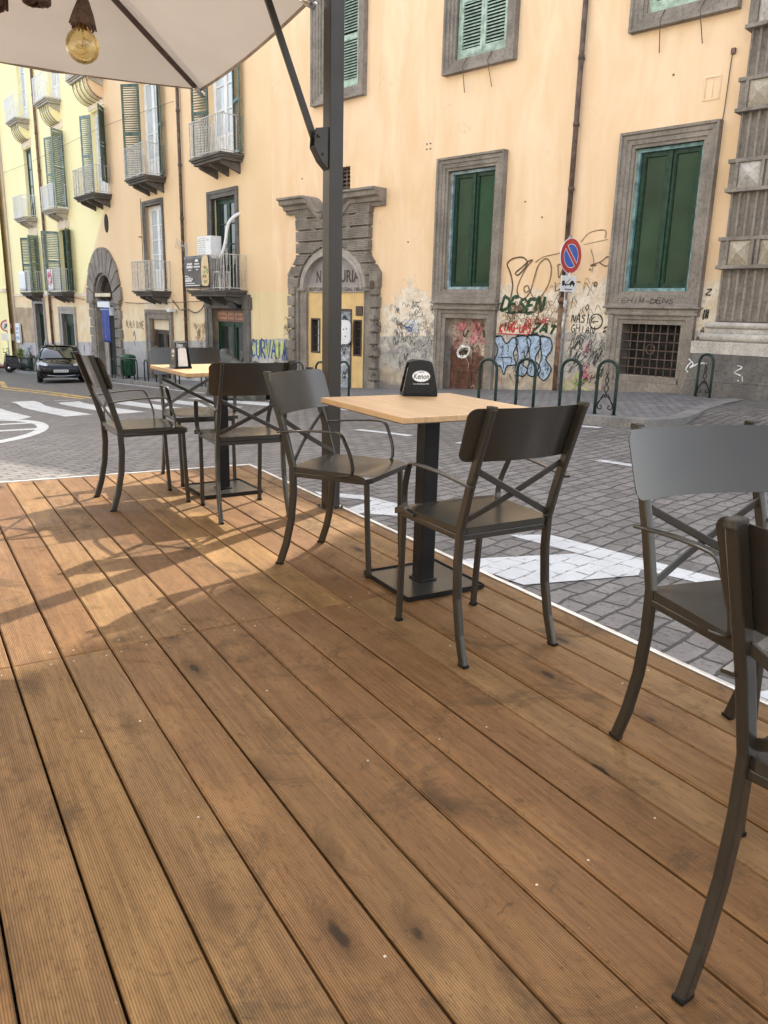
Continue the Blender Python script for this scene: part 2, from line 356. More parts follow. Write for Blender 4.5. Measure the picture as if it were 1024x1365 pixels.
def deck_mat():
    t = NT('ribbed_larch_decking')
    v = t.n('Mapping'); t.put(v.inputs[0], t.obj()); v.inputs['Rotation'].default_value = (0, 0, -AD)
    vec = v.outputs[0]                     # x = across the boards, y = along them
    a = t.n('Attribute'); a.attribute_name = 'board'; bid = a.outputs['Fac']
    off = t.n('CombineXYZ'); t.put(off.inputs[0], t.math('MULTIPLY', bid, 37.0)); t.put(off.inputs[1], t.math('MULTIPLY', bid, 91.0)); t.put(off.inputs[2], t.math('MULTIPLY', bid, 53.0))
    va = t.n('VectorMath'); va.operation = 'ADD'; t.put(va.inputs[0], vec); t.put(va.inputs[1], off.outputs[0]); vv = va.outputs[0]
    def ml(sc, w=None):
        m = t.n('Mapping'); t.put(m.inputs[0], w or vv); m.inputs['Scale'].default_value = sc; return m.outputs[0]
    # knots first: the grain bends round them
    vo = t.n('TexVoronoi'); vo.feature = 'F1'; t.put(vo.inputs['Vector'], ml((7.5, 2.6, 1))); vo.inputs['Scale'].default_value = 1.0
    vc = t.n('SeparateColor'); t.put(vc.inputs[0], vo.outputs['Color']); pick = t.math('GREATER_THAN', vc.outputs[0], .46)
    kd = t.math('ADD', vo.outputs['Distance'], t.math('MULTIPLY', t.math('SUBTRACT', t.noise(22, 4, .6), .5), .14))
    halo = t.math('MULTIPLY', t.ramp(kd, .34, .10), pick); knot = t.math('MULTIPLY', t.ramp(kd, .125, .065), pick)
    sh = t.n('CombineXYZ'); t.put(sh.inputs[0], t.math('MULTIPLY', halo, .035)); va2 = t.n('VectorMath'); va2.operation = 'ADD'; t.put(va2.inputs[0], vv); t.put(va2.inputs[1], sh.outputs[0]); vb = va2.outputs[0]
    g = t.noise(3.2, 7, .66, ml((16, .55, 1), vb), 1.3)
    g2 = t.noise(5.0, 6, .65, ml((55, 1.3, 1), vb), .3)
    cl = t.noise(2.4, 5, .62, ml((3.0, .8, 1)))
    f3 = t.noise(16, 5, .7, ml((6, 1.6, 1)))
    tone = t.math('FRACT', t.math('MULTIPLY', bid, 7.31)); tone2 = t.math('FRACT', t.math('MULTIPLY', bid, 13.7)); tone3 = t.math('FRACT', t.math('MULTIPLY', bid, 29.3))
    a1 = t.mix(tone, (.200, .098, .038), (.315, .178, .068)); a1 = t.mix(t.math('MULTIPLY', tone2, .60), a1, (.250, .150, .070)); a1 = t.mix(t.math('MULTIPLY', t.ramp(tone3, .60, .85), .50), a1, (.225, .112, .048))
    gx0 = t.n('SeparateXYZ'); t.put(gx0.inputs[0], vec)
    dk = t.n('VectorMath'); dk.operation = 'MULTIPLY'; t.put(dk.inputs[0], a1); dk.inputs[1].default_value = (.50, .46, .42)
    c = t.mix(t.math('MULTIPLY', t.ramp(g, .66, .30), .62), a1, dk.outputs[0])
    c = t.mix(t.math('MULTIPLY', t.ramp(g2, .50, .66), .50), c, dk.outputs[0])
    br = t.n('VectorMath'); br.operation = 'MULTIPLY'; t.put(br.inputs[0], a1); br.inputs[1].default_value = (1.45, 1.5, 1.5)
    c = t.mix(t.math('MULTIPLY', t.ramp(cl, .46, .70), .55), c, br.outputs[0])
    c = t.mix(t.math('MULTIPLY', t.ramp(f3, .52, .68), .60), c, dk.outputs[0])
    c = t.mix(t.math('MULTIPLY', halo, .50), c, (.060, .030, .011)); c = t.mix(t.math('MULTIPLY', knot, .85), c, (.020, .011, .005))
    di = t.noise(3.4, 7, .72, vec, .9); di2 = t.noise(11, 6, .7, vec, 1.5)
    c = t.mix(t.math('MULTIPLY', t.ramp(di, .52, .66), .58), c, (.066, .045, .026))
    c = t.mix(t.math('MULTIPLY', t.ramp(di2, .60, .70), .50), c, (.040, .027, .015))
    sp = t.noise(95, 2, .5, vec); sp2 = t.noise(38, 4, .8, vec)
    c = t.mix(t.math('MULTIPLY', t.ramp(sp, .72, .76), .55), c, (.36, .27, .16))
    c = t.mix(t.math('MULTIPLY', t.ramp(sp2, .62, .70), .5), c, (.038, .025, .014))
    rib = t.math('SINE', t.math('MULTIPLY', gx0.outputs[0], 2*math.pi/.0052))
    c = t.mix(t.math('MULTIPLY', t.ramp(rib, .1, -.9), .46), c, (.026, .014, .006))
    h = t.math('ADD', t.math('MULTIPLY', rib, .5), t.math('ADD', t.math('MULTIPLY', g2, .9), t.math('MULTIPLY', knot, -.8)))
    return t.done(c, t.ramp(di, .35, .7, .55, .75), 0, t.bump(h, .35, .0014), Specular_IOR_Level=.16)
M_DECK = deck_mat()
def road_mat(name='basalt_paving', bw=.180, bh=.112, ca=(.120, .107, .098), cb=(.205, .186, .170), rot=-AA, mort=(.050, .045, .040)):
    t = NT(name); vec = t.mapp((1, 1, 1), (0, 0, rot))
    wob = t.n('VectorMath'); wob.operation = 'ADD'; nz = t.n('TexNoise'); t.put(nz.inputs['Vector'], t.obj()); nz.inputs['Scale'].default_value = 3.4; nz.inputs['Detail'].default_value = 5
    sc = t.n('VectorMath'); sc.operation = 'SCALE'; t.put(sc.inputs[0], nz.outputs['Color']); sc.inputs['Scale'].default_value = .085
    t.put(wob.inputs[0], vec); t.put(wob.inputs[1], sc.outputs[0])
    br = t.n('TexBrick'); t.put(br.inputs['Vector'], wob.outputs[0]); br.offset = .5; br.inputs['Scale'].default_value = 1
    br.inputs['Brick Width'].default_value = bw; br.inputs['Row Height'].default_value = bh; br.inputs['Mortar Size'].default_value = .009; br.inputs['Mortar Smooth'].default_value = .6; br.inputs['Bias'].default_value = 0
    br.inputs['Color1'].default_value = (*ca, 1); br.inputs['Color2'].default_value = (*cb, 1); br.inputs['Mortar'].default_value = (*mort, 1)
    n = t.noise(7, 6, .65); n2 = t.noise(45, 4, .6); n3 = t.noise(.35, 4)
    c = t.mix(t.math('MULTIPLY', t.ramp(n, .38, .68), .5), br.outputs['Color'], tuple(x*1.35 for x in cb))
    c = t.mix(t.math('MULTIPLY', t.ramp(n2, .50, .68), .6), c, tuple(x*.45 for x in ca))
    c = t.mix(t.math('MULTIPLY', t.ramp(n3, .45, .7), .35), c, (.110, .095, .085))
    c = t.mix(t.math('MULTIPLY', br.outputs['Fac'], .68), c, mort)
    h = t.math('ADD', t.math('MULTIPLY', br.outputs['Fac'], -1.0), t.math('ADD', t.math('MULTIPLY', n, .7), t.math('MULTIPLY', n2, .28)))
    return t.done(c, t.ramp(n, .3, .7, .58, .8), 0, t.bump(h, .9, .018), Specular_IOR_Level=.3)
M_ROAD = road_mat()
M_PAVE = road_mat('pavement_cobbles', .17, .11, (.150, .142, .138), (.250, .238, .232), -AA+.35, (.07, .066, .062))
M_KERB = stone_mat('kerb_stone', (.17, .16, .15), (.27, .255, .24), 1.4, .3)
def paint_mat(name, col, wear):
    t = NT(name); n = t.noise(9, 6, .7); n2 = t.noise(2.2, 5, .6); g = t.noise(45, 4, .7)
    vec = t.mapp((1, 1, 1), (0, 0, -AA)); nz = t.n('TexNoise'); t.put(nz.inputs['Vector'], t.obj()); nz.inputs['Scale'].default_value = 3.4; nz.inputs['Detail'].default_value = 5
    sc = t.n('VectorMath'); sc.operation = 'SCALE'; t.put(sc.inputs[0], nz.outputs['Color']); sc.inputs['Scale'].default_value = .085; wob = t.n('VectorMath'); wob.operation = 'ADD'; t.put(wob.inputs[0], vec); t.put(wob.inputs[1], sc.outputs[0])
    br = t.n('TexBrick'); t.put(br.inputs['Vector'], wob.outputs[0]); br.offset = .5; br.inputs['Scale'].default_value = 1; br.inputs['Brick Width'].default_value = .180; br.inputs['Row Height'].default_value = .112; br.inputs['Mortar Size'].default_value = .007; br.inputs['Mortar Smooth'].default_value = .5
    k = t.ramp(t.math('ADD', n, t.math('MULTIPLY', t.math('SUBTRACT', n2, .5), .6)), wear, wear+.10)
    k = t.math('MAXIMUM', k, t.math('MULTIPLY', br.outputs['Fac'], t.ramp(n, .42, .62)))
    k = t.math('MAXIMUM', k, t.math('MULTIPLY', t.ramp(g, .60, .70), .5))
    c = t.mix(t.ramp(n2, .3, .7), tuple(x*.80 for x in col), col)
    return t.done(t.mix(k, c, (.17, .155, .145)), .7, 0, t.bump(t.math('ADD', t.math('MULTIPLY', br.outputs['Fac'], -.8), t.math('ADD', n, g)), .6, .010), Specular_IOR_Level=.3)
M_LINE = paint_mat('white_road_paint', (.62, .62, .61), .64); M_LINE2 = paint_mat('worn_white_road_paint', (.72, .72, .71), .56); M_LINEY = paint_mat('worn_yellow_road_paint', (.70, .46, .10), .50)
def cloth_mat():
    t = NT('beige_canopy_fabric'); n = t.noise(1.6, 4); n2 = t.noise(500, 1)
    c = t.mix(t.ramp(n, .3, .7), (.58, .515, .45), (.62, .555, .49))
    out = t.t.nodes['Material Output']; t.done(c, .9, 0, t.bump(n2, .08, .001))
    tr = t.n('BsdfTranslucent'); t.put(tr.inputs[0], c); mx = t.n('MixShader'); mx.inputs[0].default_value = .10
    t.t.links.new(t.b.outputs[0], mx.inputs[1]); t.t.links.new(tr.outputs[0], mx.inputs[2]); t.t.links.new(mx.outputs[0], out.inputs[0])
    return t.m
M_CLOTH = cloth_mat()
def bulb_mat():
    t = NT('amber_bulb_glass'); out = t.t.nodes['Material Output']
    tr = t.n('BsdfTransparent'); tr.inputs[0].default_value = (.94, .85, .60, 1); gl = t.n('BsdfGlossy'); gl.inputs['Roughness'].default_value = .03; gl.inputs[0].default_value = (1, .93, .78, 1)
    fr = t.n('LayerWeight'); fr.inputs[0].default_value = .22; mx = t.n('MixShader'); t.put(mx.inputs[0], t.math('ADD', t.math('MULTIPLY', fr.outputs['Fresnel'], .8), .04)); t.t.links.new(tr.outputs[0], mx.inputs[1]); t.t.links.new(gl.outputs[0], mx.inputs[2]); t.t.links.new(mx.outputs[0], out.inputs[0])
    return t.m
M_BULB = bulb_mat()
# ------------------------------------------------------------------ camera, sky, sun
cam = bpy.data.cameras.new('Camera'); co = bpy.data.objects.new('Camera', cam); COL.objects.link(co); S.camera = co
cam.sensor_fit = 'VERTICAL'; cam.sensor_height = 36; cam.sensor_width = 27; cam.lens = 27.3869; cam.clip_end = 600; cam.clip_start = .03
th, ro = .25233, .024889
fw = Vector((0, math.cos(th), -math.sin(th))); u0 = Vector((0, math.sin(th), math.cos(th))); r0 = Vector((1, 0, 0))
rv = r0*math.cos(ro) + u0*math.sin(ro); uv = -r0*math.sin(ro) + u0*math.cos(ro)
co.matrix_world = Matrix(((rv.x, uv.x, -fw.x, 0), (rv.y, uv.y, -fw.y, 0), (rv.z, uv.z, -fw.z, EYE), (0, 0, 0, 1)))
SUN_AZ, SUN_EL = R(31), R(41)
wd = bpy.data.worlds.new('World'); S.world = wd; wd.use_nodes = True; nt = wd.node_tree
sky = nt.nodes.new('ShaderNodeTexSky'); sky.sky_type = 'NISHITA'; sky.sun_disc = False; sky.sun_elevation = SUN_EL; sky.sun_rotation = SUN_AZ
sky.air_density = 1.0; sky.dust_density = 2.2; sky.ozone_density = 1.0
hs_ = nt.nodes.new('ShaderNodeHueSaturation'); hs_.inputs['Saturation'].default_value = .45; nt.links.new(sky.outputs[0], hs_.inputs['Color'])
bg = nt.nodes['Background']; nt.links.new(hs_.outputs[0], bg.inputs[0]); bg.inputs[1].default_value = .15
sl = bpy.data.lights.new('Sun', 'SUN'); so = bpy.data.objects.new('Sun', sl); COL.objects.link(so)
sl.energy = 2.1; sl.angle = R(.53); sl.color = (1, .95, .88)
sd = Vector((math.sin(SUN_AZ)*math.cos(SUN_EL), math.cos(SUN_AZ)*math.cos(SUN_EL), math.sin(SUN_EL)))
so.rotation_euler = sd.to_track_quat('Z', 'Y').to_euler(); so.location = sd*40
S.view_settings.view_transform = 'Standard'; S.view_settings.look = 'None'; S.view_settings.gamma = 1
S.view_settings.exposure = 2.15
S.cycles.max_bounces = 8; S.cycles.diffuse_bounces = 5

# ------------------------------------------------------------------ ground: road, pavement, markings
def ground_z(x, y):
    L, o = LO(x, y); k = max(0, min(1, (.3-L)/1.8))*max(0, min(1, (4.25-o)/1.9)); k = k*k*(3-2*k)
    return road_z(x, y)+.100*k*(1 if o < 8 else 0)
def axis(a, b, fine0, fine1):
    out = []; x = a
    while x < b: out.append(x); x += .4 if fine0 <= x <= fine1 else 6
    return out+[b]
mb = MB(); xs = axis(-120, 120, -22, 12); ys = axis(-60, 160, -4, 44)
mb.add([(x, y, ground_z(x, y)) for x in xs for y in ys], [(i*len(ys)+j, (i+1)*len(ys)+j, (i+1)*len(ys)+j+1, i*len(ys)+j+1) for i in range(len(xs)-1) for j in range(len(ys)-1)], 0, True)
tag(mb.build('road', M_ROAD, fix=False), kind='structure')
Ls = [-1.6+.4*i for i in range(205)]
mb = MB(); end = [(-1.95, 4.18), (-2.1, 3.9), (-2.12, 3.5), (-2.0, 2.9), (-1.85, 2.2), (-1.7, 1.2), (-1.65, .2), (-1.65, -.2)]
edge = [(L, kerb(L)) for L in reversed(Ls)] + end
n = len(edge); kw = .2
def inw(i):                                  # a point kw inside the pavement from edge point i
    a = W(*edge[max(0, i-1)]); b = W(*edge[min(n-1, i+1)]); t = (b-a).normalized(); nr = Vector((-t.y, t.x, 0))
    p = W(*edge[i]) + Vector((nr.x, nr.y, 0))*kw; L = edge[i][0]; return Vector((p.x, p.y, base(L)))
P = [W(*e) for e in edge]; Q = [inw(i) for i in range(n)]
kb = MB()
for i in range(n-1):
    a, b, c, d = P[i], P[i+1], Q[i+1], Q[i]; up = Vector((0, 0, .004)); dn = Vector((0, 0, -.22))
    if i < n-8 or True:
        kb.quad(a+up, b+up, c+up, d+up); kb.quad(a+up, a+dn, b+dn, b+up)
tag(kb.build('kerb', M_KERB, fix=False, bevel=.012), kind='structure')
for i, L in enumerate(Ls[:-1]):
    L2 = Ls[i+1]; ks = [0, .34, .67, 1]
    for a, b in zip(ks, ks[1:]):
        o = lambda LL, k: -.35 + (kerb(LL)-.1+.35)*k
        mb.quad(W(L, o(L, a)), W(L2, o(L2, a)), W(L2, o(L2, b)), W(L, o(L, b)))
ring = [W(-1.6, -.35), W(-1.6, 4.2)] + [Q[n-9+i] for i in range(1, 9)]
for i in range(1, len(ring)-1): mb.add([ring[0], ring[i], ring[i+1]], [(0, 1, 2)])
tag(mb.build('pavement', M_PAVE), kind='structure')
def mark(poly, name='road_marking', m=M_LINE, lift=.0035):
    import bmesh
    bm = bmesh.new(); vs = [bm.verts.new((x, y, 0)) for x, y in poly]; bm.faces.new(vs)
    bmesh.ops.triangulate(bm, faces=bm.faces)
    L = max((vs[i].co-vs[i-1].co).length for i in range(len(vs)))
    for _ in range(3 if L > 2.5 else 2):
        bmesh.ops.subdivide_edges(bm, edges=bm.edges, cuts=1, use_grid_fill=True)
    for v in bm.verts: v.co.z = road_z(v.co.x, v.co.y)+lift
    bmesh.ops.recalc_face_normals(bm, faces=bm.faces)
    me = bpy.data.meshes.new(name); bm.to_mesh(me); bm.free(); me.materials.append(m)
    o = bpy.data.objects.new(name, me); COL.objects.link(o); return tag(o, kind='structure')
def lo(L, o): p = W(L, o); return (p.x, p.y)
mark([(.75, 4.45), (.99, 4.47), (1.68, 3.72), (2.2, 3.05), (2.1, 2.95), (1.63, 3.57), (1.34, 3.83), (1.07, 4.1), (.78, 4.4)])
mark([(.36, 3.93), (1.06, 4.085), (1.335, 3.835), (1.29, 3.73), (.68, 3.55)], lift=.0055)
mark([(-.51, 5.53), (-.15, 5.43), (.12, 5.16), (.11, 4.85), (-.30, 4.93), (-.08, 5.27), (-.46, 5.41)])
mark([(1.28, 2.47), (1.75, 2.6), (2.0, 2.35), (1.9, 2.2), (1.35, 2.36)])
for a, b in (((.54, 6.6), (-.41, 6.68)), ((-1.12, 6.72), (-1.88, 6.6)), ((-2.65, 6.56), (-3.6, 6.56)), ((-4.4, 6.5), (-5.4, 6.5))):
    mark([lo(a[0], a[1]-.055), lo(a[0], a[1]+.055), lo(b[0], b[1]+.055), lo(b[0], b[1]-.055)], m=M_LINE)
for L in [-1.5+1.5*i for i in range(20)]:
    mark([lo(L, kerb(L)+.12), lo(L, kerb(L)+.24), lo(L+1.48, kerb(L+1.48)+.24), lo(L+1.48, kerb(L+1.48)+.12)], m=M_LINE2)
mark([(-8.0, 16.1), (-6.08, 13.31), (-6.03, 12.83), (-6.34, 12.73), (-7.6, 13.9), (-8.6, 15.2)])
for k in range(-2, 7):
    j = k-2 if k > 1 else k-2
    if k == 1: continue
    f = (11.1-.28*(k-2), 6.3-.84*(k-2)); g = (6.9-.38*(k-2), 7.15-.79*(k-2))
    if k < 1: continue
    mark([lo(f[0], f[1]+.24), lo(f[0], f[1]-.24), lo(g[0], g[1]-.24), lo(g[0], g[1]+.24)], m=M_LINE)
c = Vector((-5.82, 10.6)); ax = Vector((.388, -.92)); ay = Vector((.92, .388))
def ell(r0_, r1_, a0, a1, n=40):
    o = [c+ax*math.cos(R(a0+(a1-a0)*i/n))*2.55*r1_+ay*math.sin(R(a0+(a1-a0)*i/n))*1.1*r1_ for i in range(n+1)]
    q = [c+ax*math.cos(R(a1+(a0-a1)*i/n))*2.55*r0_+ay*math.sin(R(a1+(a0-a1)*i/n))*1.1*r0_ for i in range(n+1)]
    return [tuple(p) for p in o+q]
for a in range(0, 360, 60): mark(ell(.86, 1, a, a+60.2, 10), m=M_LINE)
for s in (-.42, .1):
    a = c+ax*(2.55*s)
    q = [a-ay*.95-ax*.13, a+ay*.95-ax*.13, a+ay*.95+ax*.13, a-ay*.95+ax*.13]; mark([tuple(p) for p in q], m=M_LINE, lift=.0055)
for o0 in (0, .42):
    Y = [(23.5, 4.0+o0), (18.5, 5.0+o0), (14.9, 4.75+o0*.8), (11.0, 4.75+o0*.6)]
    for (a, oa), (b, ob) in zip(Y, Y[1:]):
        mark([lo(a, oa-.08), lo(a, oa+.08), lo(b, ob+.08), lo(b, ob-.08)], m=M_LINEY)
for i in range(9):
    L = 12.5+i*1.0; mark([lo(L, 4.86), lo(L+.14, 4.86), lo(L+.75, 5.12), lo(L+.6, 5.12)], m=M_LINEY, lift=.0055)

# ------------------------------------------------------------------ deck
mb = MB(); BW = .1545; fa = []
def bd(d0, d1, l0, l1, val):
    ch = .004; t = .0; b = -.032; f0 = len(mb.f)
    q = [(d0, l0), (d0, l1), (d1, l1), (d1, l0)]
    if d1 > 5: q = [(d0, l0), (d0, l1), (d1-.052*l1, l1), (d1-.052*l0, l0)]
    q2 = [(q[0][0]+ch, l0+ch), (q[1][0]+ch, l1-ch), (q[2][0]-ch, l1-ch), (q[3][0]-ch, l0+ch)]
    dz = rnd.uniform(-.0012, .0012)
    vs = [DK(a, c_, t+dz) for a, c_ in q2] + [DK(a, c_, t-ch+dz) for a, c_ in q] + [DK(a, c_, b) for a, c_ in q]
    mb.add(vs, [(0, 1, 2, 3)] + [(i, i+4, (i+1) % 4+4, (i+1) % 4) for i in range(4)] + [(i+4, i+8, (i+1) % 4+8, (i+1) % 4+4) for i in range(4)])
    fa.extend([val]*(len(mb.f)-f0))
k = -16
while True:
    l0 = .052+k*BW
    if l0 > 2.1: break
    l1 = min(l0+BW-rnd.uniform(.0045, .0075), 2.145)
    for a, b in ((-2.6, .05), (.055, 2.580), (2.584, 5.515)): bd(a, b, l0, l1, rnd.random())
    k += 1
o = mb.build('deck', M_DECK, fix=True)
at = o.data.attributes.new('board', 'FLOAT', 'FACE'); at.data.foreach_set('value', fa); tag(o, kind='structure'); deck = o
mb = MB()                                                      # screw heads in pairs over the joists
for k in range(-14, 13):
    for d in (2.535, 2.63, 2.05, 1.55, 1.0, 3.4, 4.3):
        for e in (.03, .118):
            if rnd.random() < (.6 if d in (2.535, 2.63) else .24):
                mb.lathe([(0, .0014), (.0026, .0012), (.0033, .0004)], 8, DK(d+rnd.uniform(-.015, .015), .052+k*BW+e+rnd.uniform(-.01, .01)))
mb.build('screw_heads', simple('dull_screw_head', (.50, .44, .35), .5, .4, .5, 200), deck)['kind'] = 'stuff'
mb = MB()
mb.box(2.150, 2.172, -2.6, 5.41, -.035, .006, 0, Matrix.Rotation(AD, 4, 'Z')); 
e0 = DK(5.52, 0) - LAT*2.6 + UD*.135; 
pa = [DK(5.655, -2.5), DK(5.405, 2.172)]; dv = (pa[1]-pa[0]).normalized(); nv = Vector((-dv.y, dv.x, 0))
mb.add([p+q for q in (Vector((0, 0, .006)), Vector((0, 0, -.035))) for p in (pa[0], pa[1], pa[1]+nv*.02, pa[0]+nv*.02)], [(0, 1, 2, 3), (7, 6, 5, 4), (0, 4, 5, 1), (1, 5, 6, 2), (2, 6, 7, 3), (3, 7, 4, 0)])
mb.build('edge_trim', M_ALU, deck, .002)
mb = MB(); M = Matrix.Rotation(AD, 4, 'Z')
mb.box(2.10, 2.148, -2.6, 5.38, -.34, -.036, 0, M); mb.box(-2.4, 2.10, 5.36, 5.40, -.34, -.036, 0, M)
for i in range(12): mb.box(-2.4, 2.09, -2.5+i*.7, -2.44+i*.7, -.16, -.034, 0, M)
mb.build('sub_frame', M_DARK, deck)
# ------------------------------------------------------------------ building helpers (local: x = -u to the right, y into the wall, z up)
def P3(u, o, z): return Vector((-u, -o, z))
def ubox(mb, u0, u1, o0, o1, z0, z1, mi=0): mb.box(-max(u0, u1), -min(u0, u1), -max(o0, o1), -min(o0, o1), z0, z1, mi)
def wall_grid(mb, u0, u1, z0, z1, holes, depth=.28, mi=0, o=0, step=1.5, jm=None):
    us = sorted(set([u0, u1] + [h for H in holes for h in H[:2]])); zs = sorted(set([z0, z1] + [h for H in holes for h in H[2:]]))
    for a, b in zip(us, us[1:]):
        for c, d in zip(zs, zs[1:]):
            m = ((a+b)/2, (c+d)/2)
            if any(h[0] < m[0] < h[1] and h[2] < m[1] < h[3] for h in holes): continue
            mb.quad(P3(a, o, c), P3(b, o, c), P3(b, o, d), P3(a, o, d), mi)
    j = mi if jm is None else jm
    for a, b, c, d in holes:
        for (p, q) in (((a, c), (a, d)), ((b, c), (b, d)), ((a, c), (b, c)), ((a, d), (b, d))):
            mb.quad(P3(p[0], o, p[1]), P3(q[0], o, q[1]), P3(q[0], o-depth, q[1]), P3(p[0], o-depth, p[1]), j)
def surround(mb, u0, u1, z0, z1, prof, bottom=True, mi=0, zb=None):
    loops = []
    for d, o in prof:
        if bottom: loops.append([P3(u0-d, o, z0-d), P3(u1+d, o, z0-d), P3(u1+d, o, z1+d), P3(u0-d, o, z1+d)])
        else: loops.append([P3(u0-d, o, zb), P3(u0-d, o, z1+d), P3(u1+d, o, z1+d), P3(u1+d, o, zb)])
    n = 4
    for A, B in zip(loops, loops[1:]):
        for i in range(n if bottom else n-1):
            mb.quad(A[i], A[(i+1) % n], B[(i+1) % n], B[i], mi)
STONE_PROF = [(-.0, -.14), (-.0, .045), (.05, .05), (.055, .075), (.125, .075), (.135, .10), (.20, .10), (.21, .135), (.25, .14), (.25, -.005)]
def louvre(mb, w, h, M, mi=0, t=.035, st=.06, gap=.052):
    mb.box(0, st, 0, t, 0, h, mi, M); mb.box(w-st, w, 0, t, 0, h, mi, M)
    rails = [(0, .12), (h*.5-.05, h*.5+.05) if h > 1.6 else (0, .1), (h-.09, h)]
    for a, b in rails: mb.box(st, w-st, .002, t-.002, a, b, mi, M)
    z = .14
    while z < h-.12:
        if not any(a-.02 < z < b+.01 for a, b in rails):
            vs = [M @ Vector(p) for p in ((st, -.002, z), (w-st, -.002, z), (w-st, t, z+.036), (st, t, z+.036), (st, -.002, z+.008), (w-st, -.002, z+.008), (w-st, t, z+.044), (st, t, z+.044))]
            mb.add(vs, [(3, 2, 1, 0), (4, 5, 6, 7), (0, 1, 5, 4), (2, 3, 7, 6)], mi)
        z += gap
def T(u, o, z, rot=0): return Matrix.Translation(P3(u, o, z)) @ Matrix.Rotation(R(rot), 4, 'Z')
def tall_window(par, u0, u1, z0, z1, mframe, sill=True):
    """stone-framed window with two green casements"""
    mb = MB(); e = .058
    o0 = -.045
    ubox(mb, u0, u0+e, -.13, o0, z0, z1, 1); ubox(mb, u1-e, u1, -.13, o0, z0, z1, 1); ubox(mb, u0+e, u1-e, -.13, o0-.001, z1-e, z1, 1); ubox(mb, u0+e, u1-e, -.13, o0+.035, z0, z0+e*.9, 1)
    a, b, c, d = u0+e, u1-e, z0+e*.9, z1-e; m = (a+b)/2; w = .075
    for p, q in ((a, m-.004), (m+.004, b)):
        ubox(mb, p, p+w, -.155, -.105, c, d); ubox(mb, q-w, q, -.155, -.105, c, d)
        ubox(mb, p+w, q-w, -.156, -.106, c, c+w*1.1); ubox(mb, p+w, q-w, -.156, -.106, d-w, d)
        for zz in (p+w, q-w-.016): ubox(mb, zz, zz+.016, -.140, -.116, c+w*1.1, d-w)
    ubox(mb, m-.03, m+.03, -.104, -.075, c+.01, d-.01)
    win = mb.build('window', [M_GREEN, mframe], par, .004)
    for p, q in ((a, m), (m, b)):
        g = MB(); ubox(g, p+w, q-w, -.150, -.140, c+w*1.1, d-w); g.build('pane', M_GREYP, win)
    s = MB(); surround(s, u0, u1, z0, z1, STONE_PROF); s.build('stone_surround', M_STONE, win)
    if sill:
        l = MB()
        ubox(l, u0-.25, u1+.25, -.01, .085, z0-.345, z0-.252); ubox(l, u0-.29, u1+.29, -.01, .150, z0-.285, z0-.2525)
        ubox(l, u0-.25, u1+.25, -.01, .115, z0-.40, z0-.347)
        l.build('sill', M_STONE, win, .012)
    return win
def shuttered_window(par, u0, u1, z0, z1, mat, stays=True):
    mb = MB(); ubox(mb, u0, u0+.05, -.12, -.03, z0, z1); ubox(mb, u1-.05, u1, -.12, -.03, z0, z1); ubox(mb, u0+.05, u1-.05, -.121, -.031, z0, z0+.05)
    win = mb.build('window', mat, par, .003); m = (u0+u1)/2
    for p, q in ((u0+.052, m-.004), (m+.004, u1-.052)):
        s = MB(); louvre(s, q-p, z1-z0-.06, T(q, -.035, z0+.055), gap=.058); s.build('shutter', mat, win)
    g = MB(); ubox(g, u0+.04, u1-.04, -.17, -.16, z0, z1); g.build('pane', M_DARK, win)
    s = MB(); surround(s, u0, u1, z0, z1, STONE_PROF); s.build('stone_surround', M_STONE, win)
    if stays:
        for k, u in enumerate((u0+.30, u1-.32)):
            t = MB(); t.tube([P3(u, .06, z0-.02), P3(u+.01, .17, z0-.18), P3(u+.03*(k*2-1), .05, z0-.62)], .008, 5); t.build('shutter_stay', M_PIPE, win)
    return win
